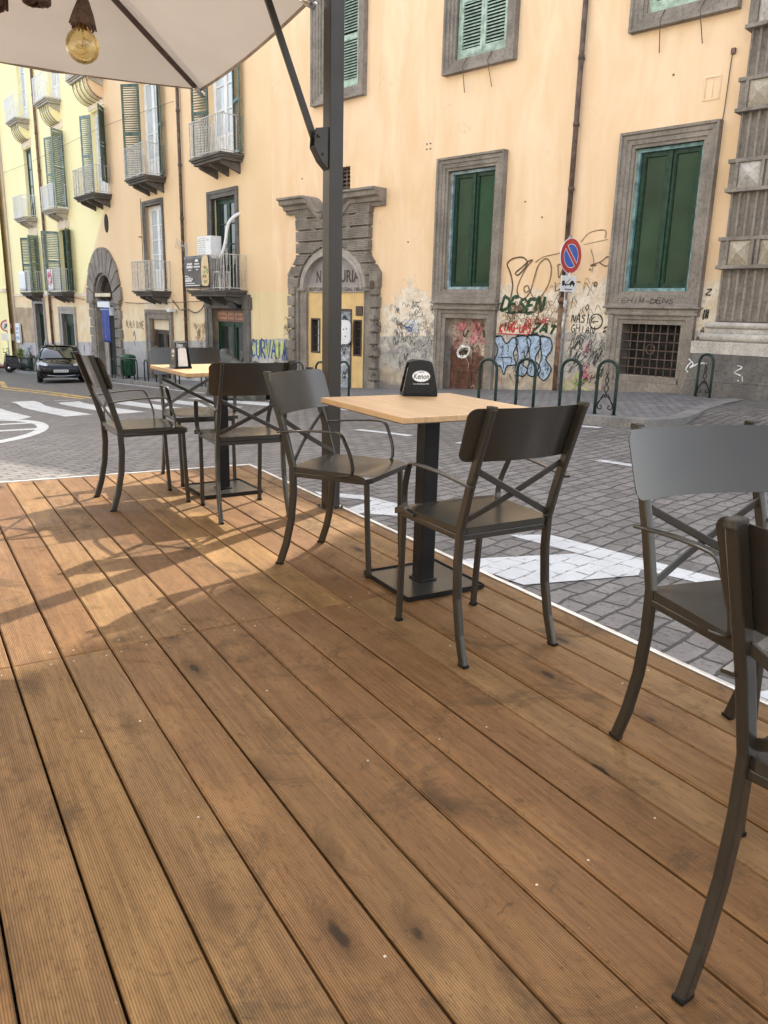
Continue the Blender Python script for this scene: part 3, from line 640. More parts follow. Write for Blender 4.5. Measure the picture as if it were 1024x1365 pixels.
def balcony(par, s0, s1, p, z, mslab=M_SLAB, mrail=M_RAIL, cove=False, h=.92, step=.105, brackets=True):
    mb = MB()
    for o1, d, za, zb in ((p, 0, z-.055, z), (p-.05, .04, z-.105, z-.056), (p-.10, .09, z-.175, z-.106)):
        ubox(mb, s0+d, s1-d, -.02, o1, za, zb)
    if brackets:
        for s in (s0+.28, (s0+s1)/2, s1-.28):
            poly = [(-.02, z-.176), (p-.16, z-.176), (p-.20, z-.25), (p*.42, z-.33), (.06, z-.42), (-.02, z-.46)]
            mb.prism(poly, lambda a, b, t, s=s: P3(s+t, a, b), -.055, .055)
    b = mb.build('balcony', mslab, par, .008)
    if cove:
        c = MB(); n = 8; poly = [(-.02, z-.177)]+[((p-.2)*math.cos(R(90*i/n)), z-.177-.62*math.sin(R(90*i/n))) for i in range(n+1)]+[(-.02, z-.8)]
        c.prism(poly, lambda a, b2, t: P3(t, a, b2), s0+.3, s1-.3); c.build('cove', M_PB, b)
        c = MB()
        for i in range(5):
            s = s0+.32+(s1-s0-.64)*i/4
            c.tube([P3(s+.02*math.cos(a), max(.02, (p-.16)*math.cos(a)), z-.19-.64*math.sin(a)) for a in [R(10*j) for j in range(10)]], .014, 5)
            c.tube([P3(s, (p-.3)+.10*math.cos(a), z-.29+.09*math.sin(a)) for a in [R(30*j) for j in range(13)]], .011, 5)
        c.build('scroll_brackets', M_SLAB, b)
    r = MB(); e = .035; a0, a1, f = s0+e, s1-e, p-e; bw = .0075
    def bar(u, o, za, zb, w=bw): ubox(r, u-w, u+w, o-w, o+w, za, zb)
    n = max(4, round((a1-a0)/step))
    for i in range(n+1): bar(a0+(a1-a0)*i/n, f, z+.06 if 0 < i < n else z, z+h-.012, bw if 0 < i < n else .012)
    m = max(3, round(f/step))
    for u in (a0, a1):
        for i in range(m): bar(u, f*i/m+.01, z+.06, z+h-.012)
        for zz in (z+.05, z+h): ubox(r, u-.013, u+.013, 0, f+.013, zz-.010, zz+.010)
    for zz in (z+.05, z+h): ubox(r, a0+.0135, a1-.0135, f-.013, f+.013, zz-.0095, zz+.0095)
    r.build('railing', mrail, b)
    return b
def french_door(par, u0, u1, z0, z1, mframe=M_WHITE, mglass=M_GLASSP, solid=.0, frame_o=-.14, nbars=3, stone=None, sw=.16):
    mb = MB(); e = .06; m = (u0+u1)/2; o0, o1 = frame_o-.05, frame_o
    ubox(mb, u0, u0+e, o0, o1, z0, z1); ubox(mb, u1-e, u1, o0, o1, z0, z1); ubox(mb, u0+e, u1-e, o0, o1-.001, z1-e, z1)
    st = .085
    for p, q in ((u0+e, m-.003), (m+.003, u1-e)):
        ubox(mb, p, p+st, o0, o1-.012, z0, z1-e); ubox(mb, q-st, q, o0, o1-.012, z0, z1-e)
        for za, zb in [(z0, z0+.16), (z0+.62, z0+.72)] + [(z0+.72+(z1-z0-.85)*k/nbars-.018, z0+.72+(z1-z0-.85)*k/nbars+.018) for k in range(1, nbars)] + [(z1-e-.09, z1-e)]:
            ubox(mb, p+st, q-st, o0+.002, o1-.014, za, zb)
        ubox(mb, p+st, q-st, o0+.012, o1-.03, z0+.16, z0+.62)
    w = mb.build('balcony_door', mframe, par, .004)
    g = MB(); ubox(g, u0+e, u1-e, o0-.012, o0+.008, z0+.66, z1-e); g.build('pane', mglass, w)
    if stone:
        s = MB(); surround(s, u0, u1, z0, z1, [(0, -.1), (0, .03), (sw*.5, .035), (sw*.55, .06), (sw, .065), (sw, -.005)], False, 0, z0); s.build('stone_surround', stone, w)
    return w
def side_shutter(par, hinge_u, w, z0, z1, side, ang, mat):
    """a louvred leaf hinged at hinge_u, opened ang degrees towards the street; side +1 opens to larger u"""
    mb = MB(); h = z1-z0
    if side > 0: M = T(hinge_u, .03, z0) @ Matrix.Rotation(R(180+ang), 4, 'Z') if False else Matrix.Translation(P3(hinge_u, .03, z0)) @ Matrix.Rotation(R(180-(180-ang)), 4, 'Z') @ Matrix.Scale(-1, 4, (1, 0, 0))
    else: M = Matrix.Translation(P3(hinge_u, .03, z0)) @ Matrix.Rotation(R(-ang), 4, 'Z')
    louvre(mb, w, h, M, gap=.07); mb.build('shutter', mat, par)
def ribbon(mb, pts, w, o=.008, n=5, mi=0, smooth=True, loose=True):
    """a sprayed line on a wall: pts are (u, z)"""
    if len(pts) == 4 and smooth and loose:
        q = [(u+rnd.gauss(0, .022), z+rnd.gauss(0, .026)) for u, z in pts]; a, b = q[-1]
        for _ in range(rnd.randint(0, 4)): a += rnd.gauss(-.02, .05); b += rnd.gauss(0, .05); q.append((a, b))
        pts = q
    Q = smooth_path([(u, z, 0) for u, z in pts], n) if smooth and len(pts) > 2 else [Vector((u, z, 0)) for u, z in pts]
    L = []
    for i, p in enumerate(Q):
        t = (Q[min(i+1, len(Q)-1)]-Q[max(i-1, 0)]); t = t.normalized() if t.length else Vector((1, 0, 0))
        nn = Vector((-t.y, t.x, 0)); k = w/2*(.8+.4*rnd.random())
        L.append((p+nn*k, p-nn*k))
    for a, b in zip(L, L[1:]):
        mb.quad(P3(a[0].x, o, a[0].y), P3(b[0].x, o, b[0].y), P3(b[1].x, o, b[1].y), P3(a[1].x, o, a[1].y), mi)
GL = {'A': [[(0, 0), (.5, 1), (1, 0)], [(.2, .4), (.8, .4)]], 'C': [[(1, .85), (.5, 1), (.05, .55), (.4, 0), (1, .12)]], 'D': [[(0, 0), (.05, 1)], [(0, 1), (.9, .75), (.85, .2), (0, 0)]],
 'E': [[(.9, 1), (.1, .95), (.05, .05), (.95, 0)], [(.1, .5), (.75, .52)]], 'G': [[(.95, .85), (.5, 1), (.05, .5), (.5, 0), (.95, .2), (.9, .48), (.5, .45)]], 'H': [[(.1, 1), (.05, 0)], [(.9, 1), (.95, 0)], [(.05, .5), (.92, .52)]],
 'I': [[(.5, 1), (.45, 0)]], 'K': [[(.1, 1), (.08, 0)], [(.9, 1), (.12, .45), (.95, 0)]], 'L': [[(.1, 1), (.05, .05), (.9, 0)]], 'N': [[(.05, 0), (.12, 1), (.85, .02), (.95, 1)]], 'O': [[(.5, 1), (.05, .5), (.5, 0), (.95, .5), (.5, 1)]],
 'P': [[(.08, 0), (.1, 1)], [(.05, .98), (.85, .85), (.8, .5), (.1, .45)]], 'R': [[(.08, 0), (.1, 1)], [(.05, .98), (.85, .85), (.75, .5), (.1, .45), (.95, 0)]], 'S': [[(.92, .85), (.5, 1), (.1, .75), (.85, .35), (.5, 0), (.05, .15)]],
 'T': [[(0, 1), (1, .95)], [(.52, 1), (.45, 0)]], 'U': [[(.05, 1), (.1, .2), (.5, 0), (.9, .2), (.95, 1)]], 'V': [[(0, 1), (.5, 0), (1, 1)]], 'Z': [[(.05, .95), (.95, 1), (.05, .02), (1, 0)]], 'M': [[(0, 0), (.1, 1), (.5, .3), (.9, 1), (1, 0)]],
 '-': [[(.15, .45), (.85, .5)]], '.': [[(.4, .05), (.5, 0)]], '2': [[(.05, .8), (.5, 1), (.9, .7), (.05, 0), (.95, 0)]], '0': [[(.5, 1), (.05, .5), (.5, 0), (.95, .5), (.5, 1)]], ' ': [], 'B': [[(.08, 0), (.1, 1)], [(.05, 1), (.8, .8), (.15, .52), (.9, .25), (.05, 0)]], 'J': [[(.8, 1), (.8, .2), (.4, 0), (.05, .25)]]}
def scrawl(mb, txt, ul, zb, w, h, lw, jit=.05, slant=.12, fall=0, mi=0, o=.008, hard=False):
    """hand-sprayed letters; ul = left end as seen (large u), running to smaller u"""
    cw = w/len(txt)
    for i, ch in enumerate(txt):
        k = rnd.uniform(.85, 1.15); dz = rnd.uniform(-jit, jit)*h
        for st in GL.get(ch, []):
            pts = [(ul-(i*cw+(x*.82+rnd.uniform(-jit, jit)*.5+slant*y)*cw), zb+dz+fall*i*cw+(y*k+rnd.uniform(-jit, jit)*.6)*h) for x, y in st]
            ribbon(mb, pts, lw*rnd.uniform(.85, 1.15), o, 2 if hard else 4, mi, not hard, False)

# ------------------------------------------------------------------ the palazzo straight across
A = thing('palazzo', (OA.x, OA.y, 0), math.atan2(-UA.y, -UA.x), 'long orange plastered palazzo with grey stone window frames and an arched stone gateway', 'building')
HA = 8.58
W1 = (-.35, .82, 1.575, 3.865); W2 = (3.715, 4.90, 1.61, 3.905); U1 = (-.41, .85, 5.87, 7.95); U2 = (3.64, 4.86, 5.92, 7.95); U3 = (7.63, 8.89, 5.95, 7.95)
GR = (-.31, .755, .15, 1.03); D2 = (3.755, 4.835, -.62, 1.035); PO = (7.27, 9.42, -.95, 2.45)
VT = (7.88, 8.35, 3.80, 4.32)
mb = MB(); wall_grid(mb, -.86, CU, -2.5, HA, [W1, W2, U1, U2, U3, GR, D2, PO, VT])
mb.build('wall', M_PA, A, fix=False)
mb = MB(); ubox(mb, -.84, CU-.05, -9, -.32, -2.5, HA-.05); ubox(mb, -.84, CU, -.3, .12, HA, HA+.10); ubox(mb, -.84, CU, -.3, .24, HA+.101, HA+.2); mb.build('roof_and_rear', M_PALE, A)
tall_window(A, *W1, M_TEAL); tall_window(A, *W2, M_BLUEG)
shuttered_window(A, *U1, M_SHUT); shuttered_window(A, *U2, M_SHUT); shuttered_window(A, *U3, M_SHUT, False)
# barred cellar window under the right-hand window
mb = MB(); ubox(mb, GR[0], GR[1], -.3, -.27, GR[2], GR[3]); bk = mb.build('cellar_window', M_DARK, A)
mb = MB()
for i in range(1, 8): u = GR[0]+(GR[1]-GR[0])*i/8; ubox(mb, u-.008, u+.008, -.088, -.072, GR[2], GR[3])
for i in range(1, 6): z = GR[2]+(GR[3]-GR[2])*i/6; ubox(mb, GR[0], GR[1], -.071, -.056, z-.008, z+.008)
um = (GR[0]+GR[1])/2; zm = (GR[2]+GR[3])/2+.02
mb.tube([P3(um+.075*math.cos(R(20*i)), -.05, zm+.085*math.sin(R(20*i))) for i in range(18)], .010, 6, closed=True)
mb.build('grating', M_PIPE, bk)
mb = MB(); surround(mb, GR[0], GR[1], GR[2]-.02, GR[3]+.0, [(0, -.27), (0, .03), (.07, .035), (.08, .065), (.15, .07), (.16, .10), (.24, .105), (.24, -.005)], False, 0, -.3)
ubox(mb, GR[0]-.25, GR[1]+.25, -.2, .115, -.3, GR[2]-.10); ubox(mb, GR[0]-.05, GR[1]+.05, -.26, .07, GR[2]-.099, GR[2]-.005); mb.build('stone_surround', M_STONE, bk, .006)
# low rusty door under the middle window
mb = MB(); ubox(mb, D2[0], D2[1], -.28, -.2, D2[2], D2[3])
for u0, u1 in ((3.80, 4.28), (4.31, 4.79)):
    for z0, z1 in ((-.45, -.02), (.06, .62)):
        ubox(mb, u0, u0+.05, -.2, -.182, z0, z1); ubox(mb, u1-.05, u1, -.2, -.182, z0, z1); ubox(mb, u0+.05, u1-.05, -.2, -.183, z0, z0+.05); ubox(mb, u0+.05, u1-.05, -.2, -.183, z1-.05, z1)
ubox(mb, 4.282, 4.308, -.2, -.175, -.6, .7)
dr = mb.build('cellar_door', M_RUST, A, .004)
mb = MB(); surround(mb, D2[0], D2[1], -1, D2[3], [(0, -.2), (0, .03), (.09, .035), (.10, .06), (.18, .065), (.19, .09), (.25, .095), (.25, -.005)], False, 0, -1.1); mb.build('stone_surround', M_STONE, dr, .006)
mb = MB()
ribbon(mb, [(4.62, .34), (4.50, .46), (4.30, .42), (4.38, .26), (4.58, .25), (4.62, .34)], .05, -.165, mi=1); ribbon(mb, [(4.55, .30), (4.45, .38), (4.36, .33)], .05, -.164)
for _ in range(26):
    u, z = rnd.uniform(3.9, 4.75), rnd.uniform(-.45, .45); ribbon(mb, [(u, z), (u-.08, z+.07), (u-.12, z-.05), (u-.2, z+.04)], .009, -.168, mi=rnd.choice((0, 3, 3, 4)))
for _ in range(9):
    u, z = rnd.uniform(3.95, 4.7), rnd.uniform(.62, .98); ribbon(mb, [(u, z), (u-.05, z-.12), (u-.15, z+.02)], rnd.uniform(.03, .07), -.166, mi=rnd.choice((2, 3, 0)))
ubox(mb, 3.86, 3.98, -.2, -.178, .28, .44, 4)
tag(mb.build('door_graffiti', [M_SPB, M_SPW, M_SPP, M_SPBR, M_PALE], dr), kind='stuff')
# ventilation slit above the gate
mb = MB(); ubox(mb, VT[0], VT[1], -.25, -.2, VT[2], VT[3]); v = mb.build('vent_opening', M_DARK, A)
mb = MB()
for i in range(1, 6): z = VT[2]+(VT[3]-VT[2])*i/6; ubox(mb, VT[0], VT[1], -.1, -.06, z-.015, z+.02)
for i in (1, 2): u = VT[0]+(VT[1]-VT[0])*i/3; ubox(mb, u-.012, u+.012, -.059, -.04, VT[2], VT[3])
mb.build('grille', M_PIPE, v)
# rain pipe
mb = MB(); pu = 1.975
mb.tube([P3(pu, .085, 8.5), P3(pu, .085, 1.42)], .046, 12)
for z in (7.6, 6.5, 5.4, 4.35, 3.3, 2.3): mb.tube([P3(pu, .085, z), P3(pu, .085, z+.07)], .055, 12); ubox(mb, pu-.02, pu+.02, 0, .06, z+.01, z+.05)
p = mb.build('rain_pipe', M_PIPE, A)
mb = MB(); mb.tube([P3(pu, .085, 1.42), P3(pu, .085, -.42)], .062, 12); mb.tube([P3(pu, .085, 1.36), P3(pu, .085, 1.46)], .074, 12); mb.tube([P3(pu, .085, .2), P3(pu, .085, .27)], .072, 12); mb.build('cast_iron_foot', M_PIPE2, p)
# recessed filled niche and small fixings
mb = MB(); surround(mb, -.46, -.25, 4.46, 4.75, [(0, .004), (0, .014), (.02, .016), (.035, .004)]); ubox(mb, -.37, -.345, .0, .012, 4.48, 4.74); mb.build('plastered_niche', M_PA, A)
mb = MB(); mb.tube([P3(-.62, .03, 5.05), P3(-.60, .03, 4.2), P3(-.50, .03, 3.3), P3(-.52, .03, 3.25)], .008, 5); mb.box(-(-.60), -(-.66), -.05, 0, 5.02, 5.1); mb.build('wall_cable', M_PIPE, A)
for u, z in ((5.55, 4.50), (5.45, 4.50), (5.55, 4.40), (5.45, 4.40), (3.0, 3.2), (2.6, 2.9), (9.6, 4.2), (6.0, 2.6), (1.5, 1.95), (.3, 4.9)): mb = MB(); ubox(mb, u-.012, u+.012, 0, .02, z-.012, z+.012); mb.build('wall_fixing', M_PIPE, A)

# stone gateway
G0 = 8.40; zs = 1.62
mb = MB(); rr = random.Random(3)
def arc(hw, hh, n=28, a0=0, a1=180): return [(G0+hw*math.cos(R(a0+(a1-a0)*i/n)), zs+hh*math.sin(R(a0+(a1-a0)*i/n))) for i in range(n+1)]
for sg in (-1, 1):
    U = lambda d: G0+sg*d; ji = 1.0 if sg > 0 else 1.08
    ubox(mb, U(ji), U(1.12), -.08, .05, -.95, zs); ubox(mb, U(1.12), U(1.27), -.05, .04, -.95, zs+.12); ubox(mb, U(1.27), U(1.36), -.05, .09, -.95, zs+.3)
    ubox(mb, U(ji), U(1.38), -.05, .11, zs-.045, zs+.05)                      # impost
    z = -1.0; k = 0
    while z < 1.95:
        d = 1.60 if k % 2 == 0 else 1.57
        ubox(mb, U(1.36), U(d+.02), -.05, .15+rr.uniform(-.015, .015), z+.02, z+.255); ubox(mb, U(1.36), U(1.54), -.05, .09, z-.02, z+.02); z += .275; k += 1
    def outer(z): return 1.62 if z < 1.98 else (1.62-(z-1.98)*.88 if z < 2.36 else (1.285 if z < 3.0 else 1.285+.10*(z-3.0)))
    z = 1.64
    while z < 3.34:
        h = .27; n = 6
        for i in range(n):
            za = z+.02+(h-.04)*i/n; zb = z+.02+(h-.04)*(i+1)/n; zm = (za+zb)/2
            q = (zm-zs)/1.0; inn = 1.22*math.sqrt(1-q*q) if q < 1 else 0
            if inn < outer(zm)-.02: mb.box(*sorted((-U(inn), -U(outer(zm)))), -.15, .05, za, zb)
        q = (z-zs)/1.0; inn = 1.22*math.sqrt(max(0, 1-q*q)) if q < 1 else 0
        mb.box(*sorted((-U(inn), -U(outer(z)-.05))), -.08, .05, z-.02, z+.02); z += h
portal = mb.build('gateway', M_STONE, A, .014)
mb = MB()
mb.sweep([P3(u, 0, z) for u, z in arc(1.15, .92, 36)], [(-.08, -.14), (.07, -.14), (.07, -.06), (.10, -.05), (.10, .05), (.14, .06), (.14, .13), (-.08, .13)], (0, -1, 0))
mb.build('arch_ring', M_STONE_LIGHT, portal, .006)
mb = MB()
for sg in (-1, 1):
    U = lambda d: G0+sg*d
    path = [P3(U(1.70), 0, 3.56), P3(U(.74), 0, 3.56)]+[P3(U(d), 0, z) for d, z in ((.66, 3.535), (.56, 3.46), (.46, 3.36), (.36, 3.27), (.24, 3.21), (.10, 3.19))]
    prof = [(-.02, -.17), (.10, -.17), (.12, -.10), (.20, -.08), (.22, 0), (.34, .03), (.36, .12), (.42, .14), (.42, .19), (-.02, .19)]
    if sg < 0: prof = [(a, -b) for a, b in prof][::-1]
    prof = [(a, b) for a, b in prof]
    mb.sweep(path, [(a, b if sg < 0 else b) for a, b in prof] if False else ([(a, -b) for a, b in [(-.02, -.17), (.10, -.17), (.12, -.10), (.20, -.08), (.22, 0), (.34, .03), (.36, .12), (.42, .14), (.42, .19), (-.02, .19)]] if sg > 0 else [(-.02, -.17), (.10, -.17), (.12, -.10), (.20, -.08), (.22, 0), (.34, .03), (.36, .12), (.42, .14), (.42, .19), (-.02, .19)]), (0, -1, 0))
    low = [P3(U(1.28), 0, 3.30), P3(U(.98), 0, 3.27), P3(U(.80), 0, 3.15), P3(U(.62), 0, 3.0), P3(U(.45), 0, 2.88), P3(U(.2), 0, 2.80)]
    mb.sweep(smooth_path(low, 4), [(-.02, -.05), (.14, -.05), (.14, .05), (-.02, .05)], (0, -1, 0))
mb.build('broken_pediment', M_STONE, portal, .008)
mb = MB(); mb.add([P3(u, -.035, z) for u, z in arc(1.12, .88, 24)], [tuple(range(25))]); mb.build('lunette_panel', simple('mauve_grey_board', (.30, .27, .27), .7, 0, .1, 4), portal)
mb = MB(); ubox(mb, 7.28, 9.41, -.2, .0, 1.545, 1.70); sg = mb.build('sign_beam', M_STONE_LIGHT, portal, .004)
M_LET = simple('dark_bronze_letters', (.075, .050, .035), .6, 0, .2, 20)
mb = MB()
def onwall(u0, z0, o): return lambda x, y: P3(u0-x, o, z0+y)
text_into(mb, 'URIA', .38, onwall(8.24, 1.79, -.028), width=.70, align='LEFT', bold=.028); text_into(mb, 'N', .38, onwall(9.10, 1.79, -.028), width=.17, align='LEFT', bold=.028)
mb.build('sign_lettering', M_LET, portal)
mb = MB()
text_into(mb, 'EDITOR', .115, onwall(9.34, 1.58, .004), width=.52, align='LEFT', bold=.03); text_into(mb, 'IO DAL 1857', .115, onwall(8.22, 1.58, .004), width=.80, align='LEFT', bold=.03); mb.build('beam_lettering', M_LET, portal)
mb = MB(); wall_grid(mb, 7.28, 9.41, -.97, 1.544, [(8.94, 9.30, .08, .93), (7.44, 7.74, .08, .93), (7.79, 8.62, -.9, 1.17)], .10, 0, -.03); mb.build('gate_infill_wall', M_OCHRE, portal, fix=False)
for a, b in ((8.94, 9.30), (7.44, 7.74)):
    mb = MB(); ubox(mb, a, a+.04, -.10, -.02, .08, .93); ubox(mb, b-.04, b, -.10, -.02, .08, .93); ubox(mb, a+.04, b-.04, -.10, -.021, .08, .12); ubox(mb, a+.04, b-.04, -.10, -.021, .89, .93)
    for k in range(1, 4): z = .08+.85*k/4; ubox(mb, a+.04, b-.04, -.095, -.08, z-.008, z+.008)
    w = mb.build('gate_window', M_LET, portal, .003)
    ubox(mb := MB(), a+.03, b-.03, -.125, -.11, .08, .93); mb.build('frosted_pane', M_GLASSP if a > 8 else M_GLASSP, portal)
    ubox(mb := MB(), b-.17, b-.04, -.108, -.098, .12, .89); mb.build('dark_pane', M_DARK, portal)
mb = MB(); ubox(mb, 7.79, 7.84, -.11, -.02, -.9, 1.17); ubox(mb, 8.57, 8.62, -.11, -.02, -.9, 1.17); ubox(mb, 7.84, 8.57, -.11, -.021, 1.12, 1.17); ubox(mb, 7.84, 8.57, -.11, -.07, -.9, 1.12, 1)
for z in (.28, .34, .86): ubox(mb, 7.84, 8.57, -.07, -.06, z, z+.015)
for _ in range(26):
    u, z = rnd.uniform(7.9, 8.5), rnd.uniform(-.7, .25); ribbon(mb, [(u, z), (u-.05, z+.09), (u-.1, z-.03), (u-.13, z+.07)], .022, -.058, mi=rnd.choice((2, 3, 3)))
for _ in range(10):
    u, z = rnd.uniform(7.9, 8.4), rnd.uniform(.85, 1.05); ribbon(mb, [(u, z), (u-.04, z+.05), (u-.08, z-.02)], .015, -.058, mi=2)
mb.build('gate_door', [M_LET, simple('pale_blue_grey_door', (.30, .34, .40), .6, 0, .25, 5), M_SPB, M_SPW], portal)
mb = MB(); ubox(mb, 7.42, 7.64, -.04, .0, 1.02, 1.24); ubox(mb, 6.88, 7.0, .13, .172, 1.62, 1.80); mb.build('plaque', M_LET, portal, .004)
mb = MB(); prof = [(a, b) for a, b in rrect(.62, .56, .13, 5)]
mb.prism(prof, lambda a, b, t: P3(8.03-a, t, .63+b), .06, .10); ubox(mb, 7.98, 8.02, -.1, .06, .5, .75)
for (u, z) in ((7.83, .70), (7.86, .52), (7.92, .68)): ubox(mb, u, u+.035, .10, .104, z, z+.03, 1)
mb.build('rounded_board', [M_WHITEM, M_SPB], portal)
mb = MB(); mb.tube([P3(7.97, .16, 8.3), P3(7.985, .17, 5.5), P3(8.0, .17, 2.5), P3(8.01, .12, .92)], .007, 5); mb.build('hanging_cable', M_ALU, A)

# graffiti on the palazzo
mb = MB()
scrawl(mb, 'DESEN', 3.42, 1.20, 1.0, .25, .062, .10, .3)
ribbon(mb, [(3.30, 1.17), (3.0, 1.175), (2.62, 1.19)], .030)
mb.build('graffiti', M_SPG, A); mb = MB(); scrawl(mb, 'ZAT', 2.66, .795, .56, .16, .050, .08, .3)
mb.build('graffiti', M_SPG, A)
mb = MB(); scrawl(mb, 'KING-UPS-', 3.43, .80, .86, .165, .036, .08, .2); ribbon(mb, [(3.46, .765), (3.0, .755), (2.60, .775)], .022); mb.build('graffiti', M_SPR, A); mb = MB(); scrawl(mb, '20.CORE', 2.84, .97, .56, .10, .024, .10, .15); mb.build('graffiti', M_SPR, A)
mb = MB()
for k, dx in enumerate((0, .006)):
    ribbon(mb, [(3.20, 1.440), (3.17, 1.696), (3.26, 1.952), (3.33, 2.080), (3.22, 2.176), (2.98, 2.200), (2.86, 2.096), (2.96, 1.952), (3.07, 1.872), (3.12, 1.920), (2.98, 2.016), (2.83, 2.128), (2.74, 2.144)], .028)
ribbon(mb, [(2.74, 2.144), (2.90, 1.976), (3.05, 1.664), (3.02, 1.496), (2.88, 1.440), (2.75, 1.576), (2.68, 1.816), (2.60, 2.056), (2.44, 2.160), (2.32, 2.016), (2.34, 1.736), (2.50, 1.472), (2.64, 1.440), (2.74, 1.552), (2.82, 1.680), (2.90, 1.632), (2.86, 1.552), (2.78, 1.584)], .028)
ribbon(mb, [(2.66, 2.080), (2.50, 2.176), (2.20, 2.240), (2.05, 2.288)], .018)
ribbon(mb, [(2.18, 2.048), (2.06, 2.048), (2.10, 1.896), (2.14, 1.816), (2.18, 2.048)], .022); ribbon(mb, [(2.20, 1.760), (2.19, 1.576), (2.08, 1.616), (2.00, 1.664)], .02)
ribbon(mb, [(1.72, 2.42), (1.55, 2.55), (1.30, 2.60), (1.22, 2.52)], .016); ribbon(mb, [(1.38, 2.02), (1.50, 2.02), (1.30, 2.08), (1.17, 2.16), (1.10, 2.08), (1.18, 2.0), (1.32, 2.06)], .022); ribbon(mb, [(1.52, 2.30), (1.44, 2.1), (1.46, 1.9)], .014); ribbon(mb, [(1.68, 2.38), (1.2, 2.45)], .012)
ribbon(mb, [(1.40, 1.70), (1.36, 1.73), (1.33, 1.69), (1.37, 1.66), (1.40, 1.70)], .03)
for _ in range(70):
    u = rnd.uniform(2.05, 3.45); z = rnd.uniform(.86, 1.25) if u > 2.6 else rnd.uniform(.9, 1.6); ribbon(mb, [(u, z), (u-.05, z+.08), (u-.10, z-.02), (u-.12, z+.09)], .010)
for _ in range(12):
    u = rnd.uniform(1.1, 1.85); z = rnd.uniform(1.1, 1.7); ribbon(mb, [(u, z), (u-.04, z+.12), (u-.12, z+.02)], .009)
tag(mb.build('graffiti', M_SPBR, A), kind='stuff')
mb = MB(); scrawl(mb, 'NASIK', 1.80, 1.02, .50, .15, .020, .07, .15); scrawl(mb, 'GHIAN', 1.79, .84, .50, .13, .018, .08, .1)
ribbon(mb, [(1.29+.13*math.cos(R(a)), 1.05+.13*math.sin(R(a))) for a in range(0, 390, 30)], .022); ribbon(mb, [(1.34, 1.05), (1.24, 1.05)], .022)
ribbon(mb, [(1.52, 1.30), (1.48, 1.34), (1.46, 1.28), (1.51, 1.25), (1.52, 1.30)], .018); ribbon(mb, [(1.12, .93), (1.05, .97)], .03); ribbon(mb, [(1.13, .87), (1.07, .90)], .03)
for _ in range(34):
    u = rnd.uniform(1.1, 1.85); z = rnd.uniform(-.05, .72); ribbon(mb, [(u, z), (u-.08, z+.12), (u-.05, z-.06), (u-.16, z+.08)], .010)
scrawl(mb, 'EHIM-DENS', .74, 1.375, .95, .075, .012, .1, .1, o=.152)
for _ in range(14):
    u = rnd.uniform(-.56, -.82); z = rnd.uniform(.55, 1.0); ribbon(mb, [(u, z), (u-.04, z+.07), (u-.06, z-.05)], .012)
scrawl(mb, 'Z', -.65, 1.52, .10, .10, .022); scrawl(mb, 'IN', -.64, 1.14, .10, .16, .020)
tag(mb.build('graffiti', M_SPB, A), kind='stuff')
mb = MB()                                                               # big pale blue throw-up on the dado
blob = [[(3.52, .58), (3.35, .62), (3.20, .48), (3.05, .60), (2.92, .52), (3.02, .30), (2.95, .10), (3.15, .05), (3.22, -.12), (3.30, .02), (3.48, .10), (3.40, .35)],
        [(2.98, .62), (2.75, .64), (2.62, .52), (2.70, .30), (2.80, .12), (2.66, .02), (2.76, -.12), (2.95, -.02), (2.90, .25)],
        [(2.72, .64), (2.45, .66), (2.40, .45), (2.50, .22), (2.36, .05), (2.46, -.10), (2.66, -.05), (2.62, .25)],
        [(2.42, .64), (2.20, .62), (2.14, .42), (2.26, .24), (2.12, .06), (2.26, -.16), (2.42, -.02), (2.36, .28)]]
blob = [[(u+.03, (z+.16)*1.02-.08) for u, z in b] for b in blob]
for b in blob:
    q = smooth_path([(u, z+.08) for u, z in b+[b[0]]] if False else b+[b[0]], 4)[:-1]; mb.add([P3(p.x, .006+.0006*blob.index(b), p.y) for p in q], [tuple(range(len(q)))], 0)
for b in blob: ribbon(mb, b+[b[0], b[1]], .026, .0095, mi=1)
for _ in range(26):
    u = rnd.uniform(2.2, 3.45); z = rnd.uniform(-.05, .68); ribbon(mb, [(u, z), (u-.05, z+.05), (u-.04, z-.07)], .012, .0103, mi=1)
for a in ([(3.42, .30), (3.28, .30), (3.10, .32)], [(3.30, .30), (3.26, .08)], [(2.88, .40), (2.78, .42), (2.80, .22)], [(2.6, .3), (2.52, .14)], [(2.56, .5), (2.48, .56)], [(2.34, .4), (2.25, .34)], [(3.12, -.02), (3.05, -.12)], [(2.9, -.1), (2.86, -.18)]): ribbon(mb, a, .016, .0105, mi=1)
for k in range(3): a = R(60*k); ribbon(mb, [(2.96+.05*math.cos(a), -.04+.05*math.sin(a)), (2.96-.05*math.cos(a), -.04-.05*math.sin(a))], .009, .0105, mi=1)
ribbon(mb, [(3.3, -.08), (3.29, -.22)], .012, .0105, mi=2); ribbon(mb, [(3.36, -.05), (3.37, -.2)], .010, .0105, mi=2)
mb.build('graffiti', [M_SPLB, M_SPB, M_SPR], A)
mb = MB()
for _ in range(5):
    u = rnd.uniform(1.35, 1.6); z = rnd.uniform(.05, .62); ribbon(mb, [(u, z), (u-.09, z+.08), (u-.03, z-.09), (u-.14, z-.02)], .022)
for _ in range(4):
    u = rnd.uniform(1.5, 1.85); z = rnd.uniform(-.2, .2); ribbon(mb, [(u, z), (u-.09, z+.1), (u-.03, z-.09), (u-.14, z-.02)], .02, mi=1)
tag(mb.build('graffiti', [M_SPP, M_SPGY], A), kind='stuff')
mb = MB()
for _ in range(95):
    u = rnd.uniform(5.2, 6.5); z = rnd.gauss(.62, .32); ribbon(mb, [(u, z), (u-.05, z+.09), (u-.10, z-.03), (u-.15, z+.05)], rnd.choice((.010, .014)), mi=rnd.choice((0, 0, 0, 1)))
